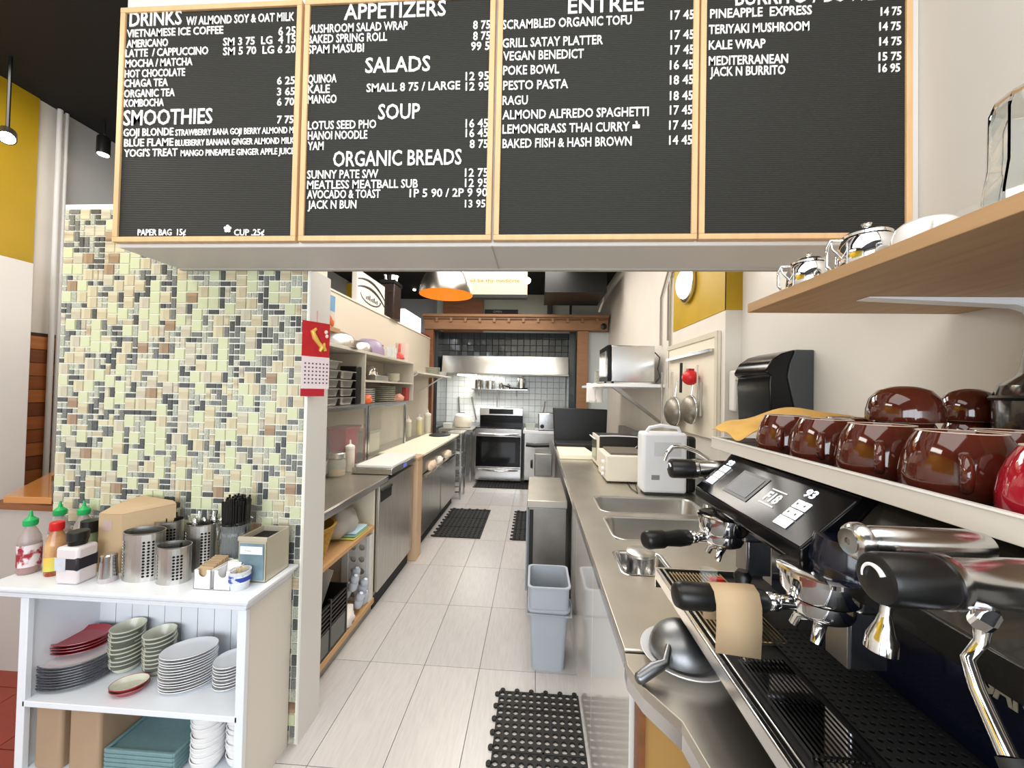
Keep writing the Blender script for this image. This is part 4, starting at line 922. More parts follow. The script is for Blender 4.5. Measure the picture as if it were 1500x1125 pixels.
# under-counter fridge 1
t = thing('worktop_fridge', 'steel under-counter fridge with a recessed black handle on the left', 'fridge', (-1.4, 3.0, 0))
MB().box(-1.74, XF-.022, 2.63, 3.38, .10, .868).build('fridge_body', M_steeld, t); MB().box(XF-.021, XF+.004, 2.635, 3.375, .12, .865).build('door', M_steel, t, bevel=.004)
MB().box(XF+.004, XF+.006, 2.66, 2.86, .74, .82).build('handle_recess', M_blackm, t); MB().box(XF+.004, XF+.014, 2.66, 2.86, .81, .825).build('handle_lip', M_black, t, bevel=.002)
MB().box(-1.74, XF-.03, 2.64, 3.37, 0, .10).build('plinth', M_blackm, t)
MB().box(-1.37, XF+.022, 2.81, 3.40, .901, .945).build('raised_top', M_sat, t, bevel=.003); MB().box(-1.745, -1.375, 2.801, 3.58, .869, .9).build('rear_worktop', M_steelc, t); MB().box(XF+.0225, XF+.0245, 3.06, 3.14, .908, .935).build('control_display', mat('display_blue', '#5b62b8', .4, emit='#5b62b8', es=.5), t)
t = tag(MB().box(-1.35, XF+.018, 2.83, 3.42, .946, .966).build('cutting_board', mat('board_white', '#f3f0ec', .4), bevel=.004), 'thick white cutting board on the first left fridge', 'cutting board')
t = thing('timber_post', 'pale timber post between the two steel fridges', 'post', (XF-.05, 3.5, 0))
MB().box(XF-.06, XF+.035, 3.405, 3.555, 0, .915).build('post_shaft', mat('pale_timber', '#d8b795', .5, noise=.06, nscale=5), t, bevel=.004)
MB().box(XF-.08, XF+.045, 3.40, 3.56, .915, .93).build('post_cap', mat('pale_timber'), t)
t = thing('prep_fridge', 'long steel prep fridge under the far cutting board', 'fridge', (-1.4, 4.4, 0))
MB().box(-1.74, XF-.02, 3.58, 5.25, .10, .90).build('fridge_body', M_steel, t)
for k in range(2): 
    d = MB().box(XF-.019, XF+.002, 3.60+.83*k, 4.40+.83*k, .12, .70).build('door', M_steel, t, bevel=.004); MB().box(XF+.002, XF+.016, 3.62+.83*k, 4.38+.83*k, .70, .715).build('handle', M_sat, d)
MB().box(-1.74, XF-.04, 3.6, 5.2, 0, .10).build('plinth', M_blackm, t); MB().box(XF-.019, XF+.01, 3.6, 5.22, .73, .88).build('drawer_front', M_steel, t, bevel=.003)
tag(MB().box(-1.50, XF+.03, 3.6, 5.3, .905, .93).build('cutting_board', M_board, bevel=.004), 'long pale yellow cutting board on the far left prep fridge', 'cutting board')
tag(MB().lathe([(0, 0), (.2, 0), (.2, .01), (0, .012)], 28, c=(-1.28, 5.1, .931), sx=.7).build('black_pan_lid', M_black), 'flat black griddle lying at the far end of the yellow board', 'griddle')
def crumple(name, c, s, m, lb, cat, seed, flat=1, n=2):
    import bmesh
    from mathutils import noise
    bm = bmesh.new(); bmesh.ops.create_icosphere(bm, subdivisions=3, radius=1)
    for v in bm.verts:
        k = 1+.32*noise.noise(v.co*2.1+Vector((seed*3.1, 0, 0)))+.16*noise.noise(v.co*5+Vector((0, seed, 0)))
        v.co = Vector((v.co.x*s[0]*k, v.co.y*s[1]*k, max(v.co.z*k, -.55)*s[2]))
    z0 = min(v.co.z for v in bm.verts)
    me = bpy.data.meshes.new(name)
    for v in bm.verts: v.co.z -= z0
    bm.to_mesh(me); bm.free(); me.materials.append(m); me.shade_smooth()
    o = bpy.data.objects.new(name, me); C.objects.link(o); o.location = c
    return tag(o, lb, cat)
MB().box(XF-.018, XF+.06, 3.62, 4.9, .70, .722).build('open_ledge', M_sat, bpy.data.objects['prep_fridge'])
for k, (y, c_, w_) in enumerate(((3.95, '#e4cdb4', .14), (4.25, '#efe7dc', .10), (4.65, '#e9dcc4', .13))):
    crumple('dish_towel', (XF+.02, y, .723), (.035, w_, .05), mat('towel_%d' % k, c_, .9), ['peach bundled towel on the ledge of the long prep fridge', 'small white cloth on the ledge between the two bigger towels', 'cream bundled towel farthest along the prep fridge ledge'][k], 'towel', 50+k)
# small things on the prep counter
t = thing('snack_jar', 'steel-lidded glass jar with nuts in the bottom on prep counter', 'jar', (0, 0, 0)); t.location = PZ(493, 697, .901); o = tuple(t.location)
MB(o).lathe([(0, 0), (.06, 0), (.062, .008), (.062, .11), (.05, .13), (.048, .13), (.058, .108), (.058, .01), (0, .008)], 28).build('glass_wall', mat('jar_glass', '#cfd3c9', .08, alpha=.3), t)
MB(o).lathe([(0, .009), (.056, .009), (.056, .035), (.03, .045), (0, .04)], 20).build('nuts', mat('nuts', '#c99552', .7, noise=.4, nscale=60, bump=.5), t); MB(o).lathe([(.055, .13), (.057, .132), (.057, .165), (.05, .17), (0, .17)], 28).build('lid', M_steel, t)
def squeeze(p, lb, s=1, col=None, grp=None):
    t = thing('squeeze_bottle', lb, 'bottle', p, grp); m_ = col or mat('squeeze_white', '#ded6ca', .4)
    MB(p).lathe([(0, 0), (.03*s, 0), (.033*s, .008*s), (.033*s, .15*s), (.031*s, .165*s), (0, .165*s)], 20).build('bottle_body', m_, t, smooth=50)
    MB(p).lathe([(.033*s, .165*s), (.034*s, .17*s), (.033*s, .185*s), (.018*s, .195*s), (.008*s, .2*s), (.005*s, .23*s), (0, .231*s)], 18).build('cap', mat('cap_white', '#efece4', .4), t, smooth=50)
squeeze(PZ(512, 690, .901), 'white squeeze bottle standing on the prep counter beside the nut jar', 1.05)
t = thing('plastic_tub', 'clear crinkled plastic tub behind the post on prep counter', 'tub', PZ(468, 700, .901)); o = tuple(t.location)
MB(o).lathe([(0, 0), (.04, 0), (.05, .12), (.047, .12), (.037, .005), (0, .005)], 14).build('tub_wall', M_plas, t)
# squeeze bottles at far end
for k, (px, py, s, lb) in enumerate(((598, 640, 1.0, 'first pale squeeze bottle behind the far cutting board'), (614, 637, 1.05, 'yellowish squeeze bottle, middle of the three near the shelf end'), (626, 634, 1.25, 'tall nozzle squeeze bottle farthest along the left counter'))):
    c = PZ(px, py, .93); squeeze((c.x, c.y, .931), lb, s*1.15, mat('sauce_%d' % k, ['#c9c8b4', '#d9cf9f', '#d8d2c0'][k], .4))
# shelf contents below counter
t = thing('basket', 'round yellow woven basket on the shelf under the prep counter', 'basket', (-1.22, 2.02, .60)); o = (-1.25, 2.03, .601)
pr = [(.10, 0)]
for k in range(12): pr += [(.105+.0042*k+.003, .008+.0145*k), (.105+.0042*k, .014+.0145*k)]
MB(o).lathe(pr+[(.155, .18), (.165, .19), (.15, .19), (.095, .01), (0, .01)], 40).build('basket_wall', mat('wicker_yellow', '#c69a44', .7, noise=.3, nscale=60), t, smooth=30)
crumple('plastic_bag', (-1.22, 2.36, .63), (.09, .13, .11), mat('bag_grey', '#b5b1ab', .35), 'crumpled clear plastic bag on shelf behind the yellow basket', 'bag', 3)
t = thing('folded_cloth', 'stack of folded pale blue and green cloths on the under-counter shelf', 'cloth', (-1.17, 2.40, .60))
for k, c_ in enumerate(('#c8d06a', '#8fb6a8', '#bcd8e4')): MB().box(-1.24+.01*k, -1.105, 2.32+.01*k, 2.53-.01*k, .601+.014*k, .613+.014*k).build('cloth_layer', mat('cloth_%d' % k, c_, .9), t, bevel=.005)
crumple('bread_bag', (-1.20, 1.90, .601), (.09, .10, .07), mat('bag_tan', '#a98d74', .5, noise=.2, nscale=20), 'tan crumpled bag in front of the yellow basket', 'bag', 8)
t = thing('plastic_crate', 'black slatted plastic crate on the deck under the prep counter', 'crate', (-1.25, 2.05, .096))
x0, x1, y0, y1, z0, z1 = -1.40, -1.10, 1.87, 2.24, .096, .385
MB().box(x0, x1, y0, y1, z0, z0+.012).build('crate_base', M_black, t)
for (a, b, c_, d) in ((x0, x1, y0, y0+.012), (x0, x1, y1-.012, y1), (x0, x0+.012, y0, y1)):
    MB().box(a, b, c_, d, z0+.012, z1).build('crate_wall', M_black, t)
for k in range(6): MB().box(x1-.012, x1, y0+.012, y1-.012, z0+.14+.024*k, z0+.15+.024*k).build('crate_slat', M_black, t)
MB().box(x1-.010, x1-.002, y0+.012, y1-.012, z0+.012, z0+.13).build('crate_wall', mat('crate_inner', '#6d6e6c', .6), t)
for k in range(3): MB().box(x1-.014, x1+.002, y0+(y1-y0-.014)*k/2, y0+(y1-y0-.014)*k/2+.014, z0+.012, z1).build('crate_rib', M_black, t)
crumple('plastic_bag', (-1.26, 2.0, .30), (.10, .12, .11), mat('bag_grey'), 'clear plastic bags bulging out of the black crate', 'bag', 12)
tag(MB().obox((-1.20, 2.13, .40), (.07, .006, .24), Matrix.Rotation(.3, 3, 'Y')).build('white_packet', M_plas), 'flat clear packet sticking up from the black crate', 'packet')
t = thing('perforated_crate', 'white plastic rack with round holes behind the plastic bottles', 'rack', (-1.15, 2.52, .096))
MB().holes(2, 6, .06, (.081), .022, .006, lambda u_, v, d: (-1.25+u_, 2.55-d, .10+v)).build('holed_panel', mat('rack_white', '#d9d9d6', .4), t)
MB().box(-1.13, -1.10, 2.545, 2.59, .096, .545).box(-1.30, -1.25, 2.545, 2.59, .096, .545).build('rack_side', mat('rack_white'), t, bevel=.004)
for k, (x, y, z) in enumerate(((-1.14, 2.38, .27), (-1.17, 2.46, .28), (-1.13, 2.50, .19), (-1.20, 2.42, .20), (-1.13, 2.44, .13), (-1.14, 2.53, .10))):
    t = thing('plastic_bottle', ['pale bottle topmost', 'pale bottle beside the topmost', 'pale bottle at the right', 'pale bottle deepest', 'pale bottle lowest in the middle', 'pale bottle at the far right floor'][k]+' in the heap by the white rack', 'bottle', (x, y, z), 'empty plastic bottles')
    MB((x, y, z)).turn((0, 0, 0), (.035, -.02, .10), [(.022, 0), (.028, .1), (.028, .5), (.022, .55), (.027, .65), (.024, .85), (.011, .97), (.011, 1)], 16).build('bottle_wall', mat('bluish_plastic', '#c3cbd8', .2), t, smooth=50)
crumple('paper_towels', (-1.14, 2.30, .097), (.05, .08, .07), M_paper, 'crumpled white paper towels beside the black crate', 'paper', 21)
# sheet-pan rack at the far end of the left line
t = thing('sheet_pan_rack', 'tall narrow aluminium sheet pan rack at the end of the left counter', 'rack', (-1.2, 5.5, 0))
for x in (-1.22, -1.04):
    for y in (5.36, 5.66): MB().box(x-.012, x+.012, y-.012, y+.012, .0, .93).build('upright', M_sat, t)
for k in range(11):
    MB().box(-1.22, -1.04, 5.345, 5.352, .10+.075*k, .118+.075*k).build('rail', M_sat, t)
MB().box(-1.24, -1.02, 5.34, 5.68, .93, .945).build('rack_top', M_sat, t)
for k, z in enumerate((.25, .40, .62)): tag(MB().box(-1.205, -1.06, 5.36, 5.64, z, z+.012).build('sheet_pan', M_steel), ['lowest', 'middle', 'upper'][k]+' sheet pan slid into the aluminium rack', 'sheet pan')
# ---- upper shelving on the left
XS = -1.40
t = thing('wall_shelving', 'white two-bay shelving over the left prep counter', 'shelving', (-1.6, 3.4, 1.4))
MB().box(-1.749, XS, 2.1, 4.30, 1.83, 1.852).build('shelf', mat('shelf_grey', '#c9c3b6', .4), t, bevel=.002)
MB().box(-1.749, XS, 3.06, 4.30, 1.60, 1.615).build('shelf', mat('shelf_grey'), t); MB().box(-1.749, XS, 2.1, 4.30, 1.40, 1.415).build('shelf', M_steel, t)
for y in (3.05, 4.285): MB().box(-1.749, XS+.002, y, y+.012, 1.416, 1.829).build('divider', mat('shelf_grey'), t)
t = thing('glass_guard', 'steel framed glass guard standing on the left prep counter', 'guard', (XS, 3.0, .9))
XG = -1.475
for (a, b) in ((2.13, 3.28), (3.30, 4.28)):
    MB().box(XG-.004, XG, a+.03, b-.03, .93, 1.37).build('glass_pane', M_glasst, t)
    for q in (MB().box(XG-.016, XG+.004, a, b, 1.37, 1.395), MB().box(XG-.016, XG+.004, a, a+.03, .905, 1.37), MB().box(XG-.016, XG+.004, b-.03, b, .905, 1.37), MB().box(XG-.016, XG+.004, a+.03, b-.03, .905, .925)): q.build('frame_bar', M_sat, t)
# things behind the guard
tag(loft([ringb(-1.62, 3.17, .901, .07, .10, .02), ringb(-1.62, 3.17, 1.20, .085, .12, .02), ringb(-1.62, 3.17, 1.205, .095, .13, .02), ringb(-1.62, 3.17, 1.22, .095, .13, .02)]).build('red_tub', mat('red_tub', '#a3282c', .4), smooth=40), 'dark red tub standing behind the glass guard', 'tub') 
t = thing('storage_tub', 'pale rectangular storage tub behind the glass guard', 'tub', (-1.62, 3.55, .906)); o = (-1.62, 3.60, .906)
MB(o).box(-.10, .08, -.11, .13, .03, .22).build('tub_wall', mat('tub_cream', '#cfccb8', .4), t, bevel=.01); MB(o).box(-.105, .085, -.115, .135, .22, .235).build('lid', mat('tub_lid', '#bfc0ab', .4), t, bevel=.003)
for k in range(2): tag(MB().lathe([(0, 0), (.04, 0), (.045, .10), (.035, .12), (0, .125)], 16, c=(-1.62, 2.5+.16*k, .901)).build('white_canister', M_cera), ['white lidded canister behind the guard next to the post', 'second white lidded canister behind the guard'][k], 'canister')
# bowls on top shelf
def dome(name, y, r, h, m, lb, x=-1.56, z=1.853):
    t = thing(name, lb, 'bowl', (x, y, z))
    MB((x, y, z)).lathe([(r*1.06, 0), (r*1.06, .004), (r, .006), (r*.97, h*.4), (r*.8, h*.78), (r*.5, h*.97), (r*.4, h), (0, h)], 36).build('bowl_wall', m, t, smooth=50)
dome('mixing_bowl', 2.85, .165, .125, M_steel, 'large steel mixing bowl upside down on the top left shelf')
dome('mixing_bowl', 3.24, .125, .105, M_steel, 'smaller steel mixing bowl upside down beside the lavender bowl')
dome('plastic_bowl', 3.52, .15, .155, mat('lavender', '#9a8ba6', .4), 'lavender plastic bowl upside down behind the smaller steel bowl', x=-1.59)
for k, (y, x) in enumerate(((3.72, -1.47), (3.79, -1.47), (3.86, -1.47), (3.74, -1.57))):
    t = thing('glass_tumbler', ['clear glass jar nearest the lavender bowl', 'clear glass jar in the middle of the glass row', 'clear glass jar nearest the pink pitcher', 'clear glass jar with dark lid at the back'][k], 'glass', (x, y, 1.853), 'glass jars on the top shelf')
    MB((x, y, 1.853)).lathe([(0, 0), (.028, 0), (.032, .11), (.03, .11), (.026, .004), (0, .004)], 16).build('glass_wall', M_plas, t)
    if k == 3: MB((x, y, 1.853)).lathe([(0, .11), (.034, .11), (.034, .13), (0, .13)], 16).build('lid', mat('dark_green_lid', '#2f4030', .4), t)
t = thing('plastic_pitcher', 'translucent pitcher with pink handle on the top left shelf', 'pitcher', (-1.47, 4.08, 1.853)); o = (-1.47, 4.10, 1.853)
MB(o).lathe([(0, 0), (.06, 0), (.075, .19), (.072, .19), (.057, .005), (0, .005)], 24).build('pitcher_wall', mat('pink_clear', '#e6d3c6', .3), t)
MB(o).tube([(0, -.07, .17), (.01, -.11, .16), (.01, -.11, .06), (0, -.065, .04)], .012, 8).build('handle', mat('pink_red', '#dd5a55', .4), t, smooth=60)
tag(crumple('red_bag', (-1.45, 3.96, 1.853), (.05, .05, .05), mat('pink_red'), 'small red wrapped packet at the foot of the pink pitcher', 'packet', 5))
# middle shelf contents
for (y, z, lb) in ((2.60, 1.416, 'near'), (2.82, 1.416, 'far')):
    for k in range(5 if y < 2.7 else 4):
        t = thing('steam_pan', '%s stainless food pan, %s stack' % (ORD[(4 if y < 2.7 else 3)-k] if k else 'lowest', lb)+' beside the calendar', 'pan', (-1.49, y, z+.065*k), 'stainless food pans')
        loft([ringb(-1.50, y, z+.004+.065*k, .07, .075, .02), ringb(-1.50, y, z+.052+.065*k, .08, .085, .02), ringb(-1.50, y, z+.054+.065*k, .095, .105, .02), ringb(-1.50, y, z+.06+.065*k, .095, .105, .02)]).build('pan_wall', M_steel, t, smooth=40)
tag(MB().box(-1.56, -1.42, 2.95, 3.04, 1.416, 1.72).build('black_container', M_black, bevel=.008), 'upright black container beside the stainless pans', 'container')
for k in range(7):
    tag(plate_mesh('white_platter', .14, .014, M_cera, sy=1.2), '%s white platter in the pile on the middle left shelf' % (ORD[6-k] if k else 'lowest'), 'plate', 'white platters on the left shelf').location = (-1.56, 3.27, 1.416+.018*k)
for k in range(8):
    tag(plate_mesh('serving_plate', .12, .014, M_creme), '%s cream plate in the pile next to the white platters' % (ORD[7-k] if k else 'lowest'), 'plate', 'cream plates on the left shelf').location = (-1.54, 3.78, 1.416+.019*k)
crumple('snack_packet', (-1.44, 3.2, 1.416), (.035, .05, .05), mat('packet_orange', '#e36a3c', .4), 'orange and white snack packet in front of the white platters', 'packet', 31)
tag(MB().box(-1.47, -1.42, 4.12, 4.22, 1.416, 1.56).build('red_carton', mat('brick_red', '#9e3c32', .5), bevel=.004), 'small brick red carton at the end of the middle shelf', 'carton')
crumple('pink_cloth', (-1.46, 4.0, 1.416), (.05, .08, .05), mat('peach_cloth', '#dca58c', .8), 'peach folded cloth at the end of the middle left shelf', 'cloth', 41)
dome('mixing_bowl', 3.50, .07, .09, M_chrome, 'small shiny steel bowl on the short upper-middle shelf', z=1.67)
tag(MB().box(-1.66, -1.44, 3.36, 3.66, 1.616, 1.668).build('steel_tray', M_steel, bevel=.004), 'shallow steel tray under the small shiny bowl', 'tray')
for k in range(5): tag(bowl_mesh('small_bowl', .075, .035, M_creme), '%s cream bowl of the squat pile on the short shelf' % (ORD[4-k] if k else 'lowest'), 'bowl', 'cream bowls on the short shelf').location = (-1.53, 4.0, 1.616+.014*k)
# further shelf with plates
t = thing('plate_shelf', 'far white bracketed shelf holding plate piles before the stove', 'shelf', (-1.5, 4.9, 1.7))
MB().box(-1.749, -1.38, 4.36, 6.14, 1.735, 1.755).build('shelf_board', mat('shelf_grey'), t); MB().tube([(-1.74, 4.4, 1.50), (-1.39, 4.4, 1.73)], .010, 8).build('bracket_arm', M_white, t); MB().tube([(-1.74, 5.6, 1.50), (-1.39, 5.6, 1.73)], .010, 8).build('bracket_arm', M_white, t)
for k in range(6): tag(plate_mesh('dinner_plate', .11, .016, M_creme), '%s plate in the nearer pile on the far bracketed shelf' % (ORD[5-k] if k else 'lowest'), 'plate', 'plates on the far bracketed shelf').location = (-1.50, 5.45, 1.756+.017*k)
for k in range(4): tag(plate_mesh('dinner_plate', .09, .014, M_cera), '%s plate in the low pile nearest the stove' % (ORD[3-k] if k else 'lowest'), 'plate', 'plates on the far bracketed shelf').location = (-1.48, 5.86, 1.756+.015*k)
# small wooden shelf with boxes by the wall end
t = thing('corner_shelf', 'little wooden shelf with cartons above the red calendar', 'shelf', (-1.3, 2.1, 1.86))
MB().box(-1.62, -1.22, 1.79, 2.30, 1.885, 1.91).build('shelf_board', M_ply, t)
def carton(x0, x1, y0, y1, z0, z1, m1, m2, lb, sp=.5):
    t = thing('food_carton', lb, 'carton', ((x0+x1)/2, (y0+y1)/2, z0)); zz = z0+(z1-z0)*sp
    MB().box(x0, x1, y0, y1, z0, zz).build('lower_print', m2, t); MB().box(x0, x1, y0, y1, zz, z1).build('upper_print', m1, t); return t
ct = carton(-1.31, -1.23, 2.08, 2.25, 1.911, 2.10, mat('carton_blue', '#79a8cf', .5, noise=.2, nscale=14), mat('carton_cream', '#d9cfc4', .5, noise=.15, nscale=18), 'blue and cream food carton with orange drawing on the little shelf')
MB().ball((-1.229, 2.19, 1.95), .004, .03, 12, 8, ry=.03).ball((-1.229, 2.22, 1.935), .004, .022, 12, 8, ry=.02).build('fruit_print', mat('print_orange', '#d9642b', .5), ct)

carton(-1.37, -1.32, 1.86, 2.04, 1.911, 2.03, mat('carton_brown', '#8f7a4a', .5, noise=.3, nscale=20), mat('carton_green', '#4f9a4a', .5), 'green and brown carton at the left of the blue one', .4)
# calendar on the wall end
c0 = Vector((-1.022, 1.606, 0)); d0 = Vector((.07, .12, 0)).normalized(); nn = Vector((d0.y, -d0.x, 0))
c0 = c0+nn*.014
t = thing('wall_calendar', 'red wall calendar with gold figure hanging on the white wall end', 'calendar', (-.98, 1.66, 1.8))
def cq(u0, u1, z0, z1, d_, name, m_, b=0):
    P_ = lambda u_, z, e: c0+d0*u_+nn*(e)+Vector((0, 0, z))
    return MB().hexa([P_(u0, z0, d_), P_(u1, z0, d_), P_(u1, z0, d_-.0015), P_(u0, z0, d_-.0015)], [P_(u0+b, z1, d_), P_(u1+b, z1, d_), P_(u1+b, z1, d_-.0015), P_(u0+b, z1, d_-.0015)]).build(name, m_, t)
cal_z = lambda py: PY(458, py, 1.70).z
zt, zm, zb, zr = cal_z(475), cal_z(524), cal_z(569), cal_z(580)
W0, W1 = -.010, .115
cq(W0, W1, zm, zt, .004, 'picture_sheet', mat('calendar_red', '#c2202a', .45, noise=.15, nscale=40)); cq(W0, W1, zb, zm-.001, .006, 'month_sheet', mat('calendar_paper', '#e3d3d6', .6)); cq(W0, W1-.02, zr, zb-.001, .005, 'backing_strip', mat('calendar_dark_red', '#b02030', .5))

gold = mat('gold_ink', '#e0b85a', .4, 0.3); P_ = lambda u_, z, e: c0+d0*u_+nn*e+Vector((0, 0, z))
MB().ball(P_(.096, zt-.04, .0055), .008, .009, 10, 6).ball(P_(.10, zt-.058, .0055), .007, .009, 10, 6).build('cream_character', mat('cream_ink', '#ecd6c4', .5), t); MB().tube([P_(.09, zt-.09, .0055), P_(.085, zt-.105, .0055), P_(.095, zt-.125, .0055)], [.004, .009, .007], 8).build('gold_figure', gold, t)
gm = MB().tube([P_(.05, zt-.03, .0055), P_(.035, zt-.045, .0055), P_(.045, zt-.07, .0055), P_(.06, zt-.09, .0055), P_(.08, zt-.11, .0055), P_(.07, zt-.13, .0055)], [.006, .010, .012, .009, .012, .006], 8); gm.build('gold_figure', gold, t)
ink = mat('ink_grey', '#55505a', .6)
for r_ in range(6):
    mb = MB()
    for k in range(7): 
        u_ = W0+.012+.0165*k; z = zm-.035-.017*r_
        a_ = [P_(u_, z, .0065), P_(u_+.007, z, .0065), P_(u_+.007, z, .006), P_(u_, z, .006)]; b_ = [q_+Vector((0, 0, .007)) for q_ in a_]; mb.hexa(a_, b_)
    o = mb.build('date_row', ink, t); o['kind'] = 'stuff'
MB().tube([P_(.053, zt, .004), P_(.053, zt+.05, .004)], .003, 6).build('hanger', mat('pinkish_hook', '#c9a29b', .5), t)

# ================================================================== FAR END: BEAM, HOOD, STOVE
t = thing('timber_lintel', 'carved brown timber beam framing the cooking alcove', 'beam', (-.4, 6.2, 2.5))
MB().box(-1.85, 1.128, 6.15, 6.30, 2.535, 2.70).build('beam_body', M_beamw, t, bevel=.004); MB().box(-1.87, 1.14, 6.10, 6.32, 2.735, 2.78).build('cornice', M_beamw, t, bevel=.006); MB().box(-1.86, 1.13, 6.125, 6.31, 2.70, 2.735).build('cornice', mat('beam_dark', '#6b4a30', .5), t)
for k in range(12): MB().box(-1.65+.235*k, -1.61+.235*k, 6.118, 6.149, 2.655, 2.72).build('dentil', M_beamw, t)
MB().turn((1.06, 6.149, 2.60), (1.06, 6.13, 2.60), [(.05, 0), (.05, .5), (.03, 1)], 20).build('round_boss', M_black, t)
MB().box(.655, .83, 6.17, 6.28, 0, 2.53).build('post', M_beamw, t, bevel=.004); MB().box(-1.84, -1.70, 6.17, 6.28, 0, 2.53).build('post', M_brown, t, bevel=.004)
al = struct('wall_alcove', MB().box(-1.75, .66, 7.05, 7.1, 0, 2.56), M_wtg); struct('wall_alcove_right', MB().box(.55, .66, 6.45, 7.05, 0, 2.56), M_black_tile); struct('wall_alcove_left', MB().box(-1.75, -1.66, 6.35, 7.05, 0, 2.56), M_black_tile)
struct('wall_above_beam', MB().box(-1.9, 1.17, 7.12, 7.2, 2.4, 3.35), mat('grey_green', '#aaada2', .6)); struct('trim_3', MB().box(.84, 1.169, 6.3, 6.34, 0, 2.53), mat('pale_blue_grey', '#c2c9ca', .5))
struct('trim_8', MB().box(-1.75, -1.0, 7.0, 7.05, 2.57, 3.35), M_brown)
# black tiles above hood, each its own piece
bwl = struct('wall_black_tiles', MB().box(-1.70, .60, 6.75, 6.79, 2.12, 2.575), mat('black_grout', '#0c0c0c', .6))
tm = None; px_ = .111
for i in range(20):
    for j in range(4):
        if tm is None: o = MB().box(.003, px_-.003, -.008, 0, .003, px_-.003).build('black_wall_tile', M_black_tile, bwl, bevel=.004); tm = o
        else: o = tm.copy(); C.objects.link(o); o.parent = bwl
        o.location = (-1.67+i*px_, 6.75, 2.13+j*px_); o.rotation_euler = (R.uniform(-.02, .02), 0, R.uniform(-.02, .02))
tm = None
for i in range(20):
    for j in range(8):
        if tm is None: o = MB().box(.003, .107, -.006, 0, .003, .107).build('white_wall_tile', M_wtile, al, bevel=.002); tm = o
        else: o = tm.copy(); C.objects.link(o); o.parent = al
        o.location = (-1.66+i*.11, 7.05, .95+j*.11)
t = thing('extractor_hood', 'wide brushed steel extractor hood over the stove', 'hood', (-.5, 6.6, 1.83))
MB().hexa([(-1.60, 6.38, 1.83), (.54, 6.38, 1.83), (.54, 7.0, 1.83), (-1.60, 7.0, 1.83)], [(-1.60, 6.44, 2.13), (.54, 6.44, 2.13), (.54, 7.0, 2.13), (-1.60, 7.0, 2.13)]).build('hood_canopy', mat('hood_steel', '#cfcdc6', .22, 1, noise=.12, nscale=2.5, stretch=(1.5, 1, .2)), t, bevel=.004)
MB().box(-1.6, .54, 6.375, 6.40, 1.81, 1.83).build('hood_lip', M_steeld, t); MB().box(-1.35, -1.05, 6.5, 6.7, 1.795, 1.82).build('hood_light', M_lit, t)
t = thing('pot_shelf', 'narrow steel shelf with pots behind the stove', 'shelf', (-.7, 6.9, 1.6))
MB().box(-1.15, -.15, 6.80, 7.04, 1.56, 1.575).build('shelf_board', M_sat, t)
for x in (-1.05, -.35): MB().tube([(x, 7.03, 1.45), (x, 6.85, 1.56)], .01, 6).build('bracket', M_sat, t)
def pot(x, y, z, r, h, lb, hd_=1, m=None):
    h *= 1.3
    t = thing('saucepan', lb, 'pot', (x, y, z)); m = m or M_chrome
    MB((x, y, z)).lathe([(0, 0), (r, 0), (r, h), (r*1.04, h+.004), (0, h+.006)], 24).build('pan_body', m, t, smooth=40)
    MB((x, y, z)).lathe([(0, h+.006), (r*.7, h+.012), (.012, h+.02), (.012, h+.03), (0, h+.035)], 20).build('lid', m, t, smooth=50)
    if hd_: MB((x, y, z)).tube([(r, 0, h*.8), (r+.12*hd_, -.02, h*.9)], .009, 8).build('handle', M_black, t)
    return t
pot(-1.03, 6.90, 1.576, .08, .12, 'lidded steel saucepan farthest left on the shelf behind the stove', 0); pot(-.83, 6.90, 1.576, .085, .11, 'lidded steel saucepan second from left behind the stove', 0)
pot(-.62, 6.90, 1.576, .05, .07, 'small steel saucepan in the middle of the stove shelf', 0); pot(-.50, 6.91, 1.576, .04, .06, 'tiny steel pot beside the small saucepan', 0)
pot(-.27, 6.90, 1.60, .085, .13, 'tall steel pot stacked on a pan at the shelf end', 0)
t = thing('frying_pan', 'black frying pan under the tall pot at the shelf end', 'pan', (-.27, 6.9, 1.576)); MB((-.27, 6.9, 1.576)).lathe([(0, 0), (.11, 0), (.14, .022), (0, .022)], 28).build('pan_body', M_black, t); MB().tube([(-.40, 6.88, 1.59), (-.58, 6.84, 1.64)], .01, 8).build('handle', M_black, t)
t = thing('stove', 'stainless freestanding stove with black glass oven door', 'stove', (-.6, 6.65, 0)); x0, x1, yf = -1.0, -.225, 6.45
MB().box(x0, x1, yf, 7.0, .03, .905).build('stove_body', M_steeld, t); MB().box(x0-.005, x1+.005, yf-.03, 7.0, .906, .925).build('cooktop', M_blackg, t, bevel=.004)
MB().box(x0, x1, yf-.035, yf-.001, .79, .90).build('control_strip', M_sat, t, bevel=.004)
d = MB().box(x0+.005, x1-.005, yf-.04, yf-.001, .25, .785).build('oven_door', M_sat, t, bevel=.004); MB().box(x0+.012, x1-.012, yf-.046, yf-.041, .27, .775).build('door_glass', M_blackg, d)
MB().box(x0+.10, x1-.10, yf-.048, yf-.0465, .34, .68).build('door_window', mat('oven_window', '#15181a', .08), d)
d2 = MB().box(x0+.005, x1-.005, yf-.04, yf-.001, .05, .24).build('drawer', M_sat, t, bevel=.004)
def bow(z, par): MB().tube([(x0+.05, yf-.045, z), (x0+.09, yf-.075, z), ((x0+x1)/2, yf-.085, z-.008), (x1-.09, yf-.075, z), (x1-.05, yf-.045, z)], .013, 8).build('handle', M_chrome, par, smooth=60)
bow(.815, d); bow(.215, d2)
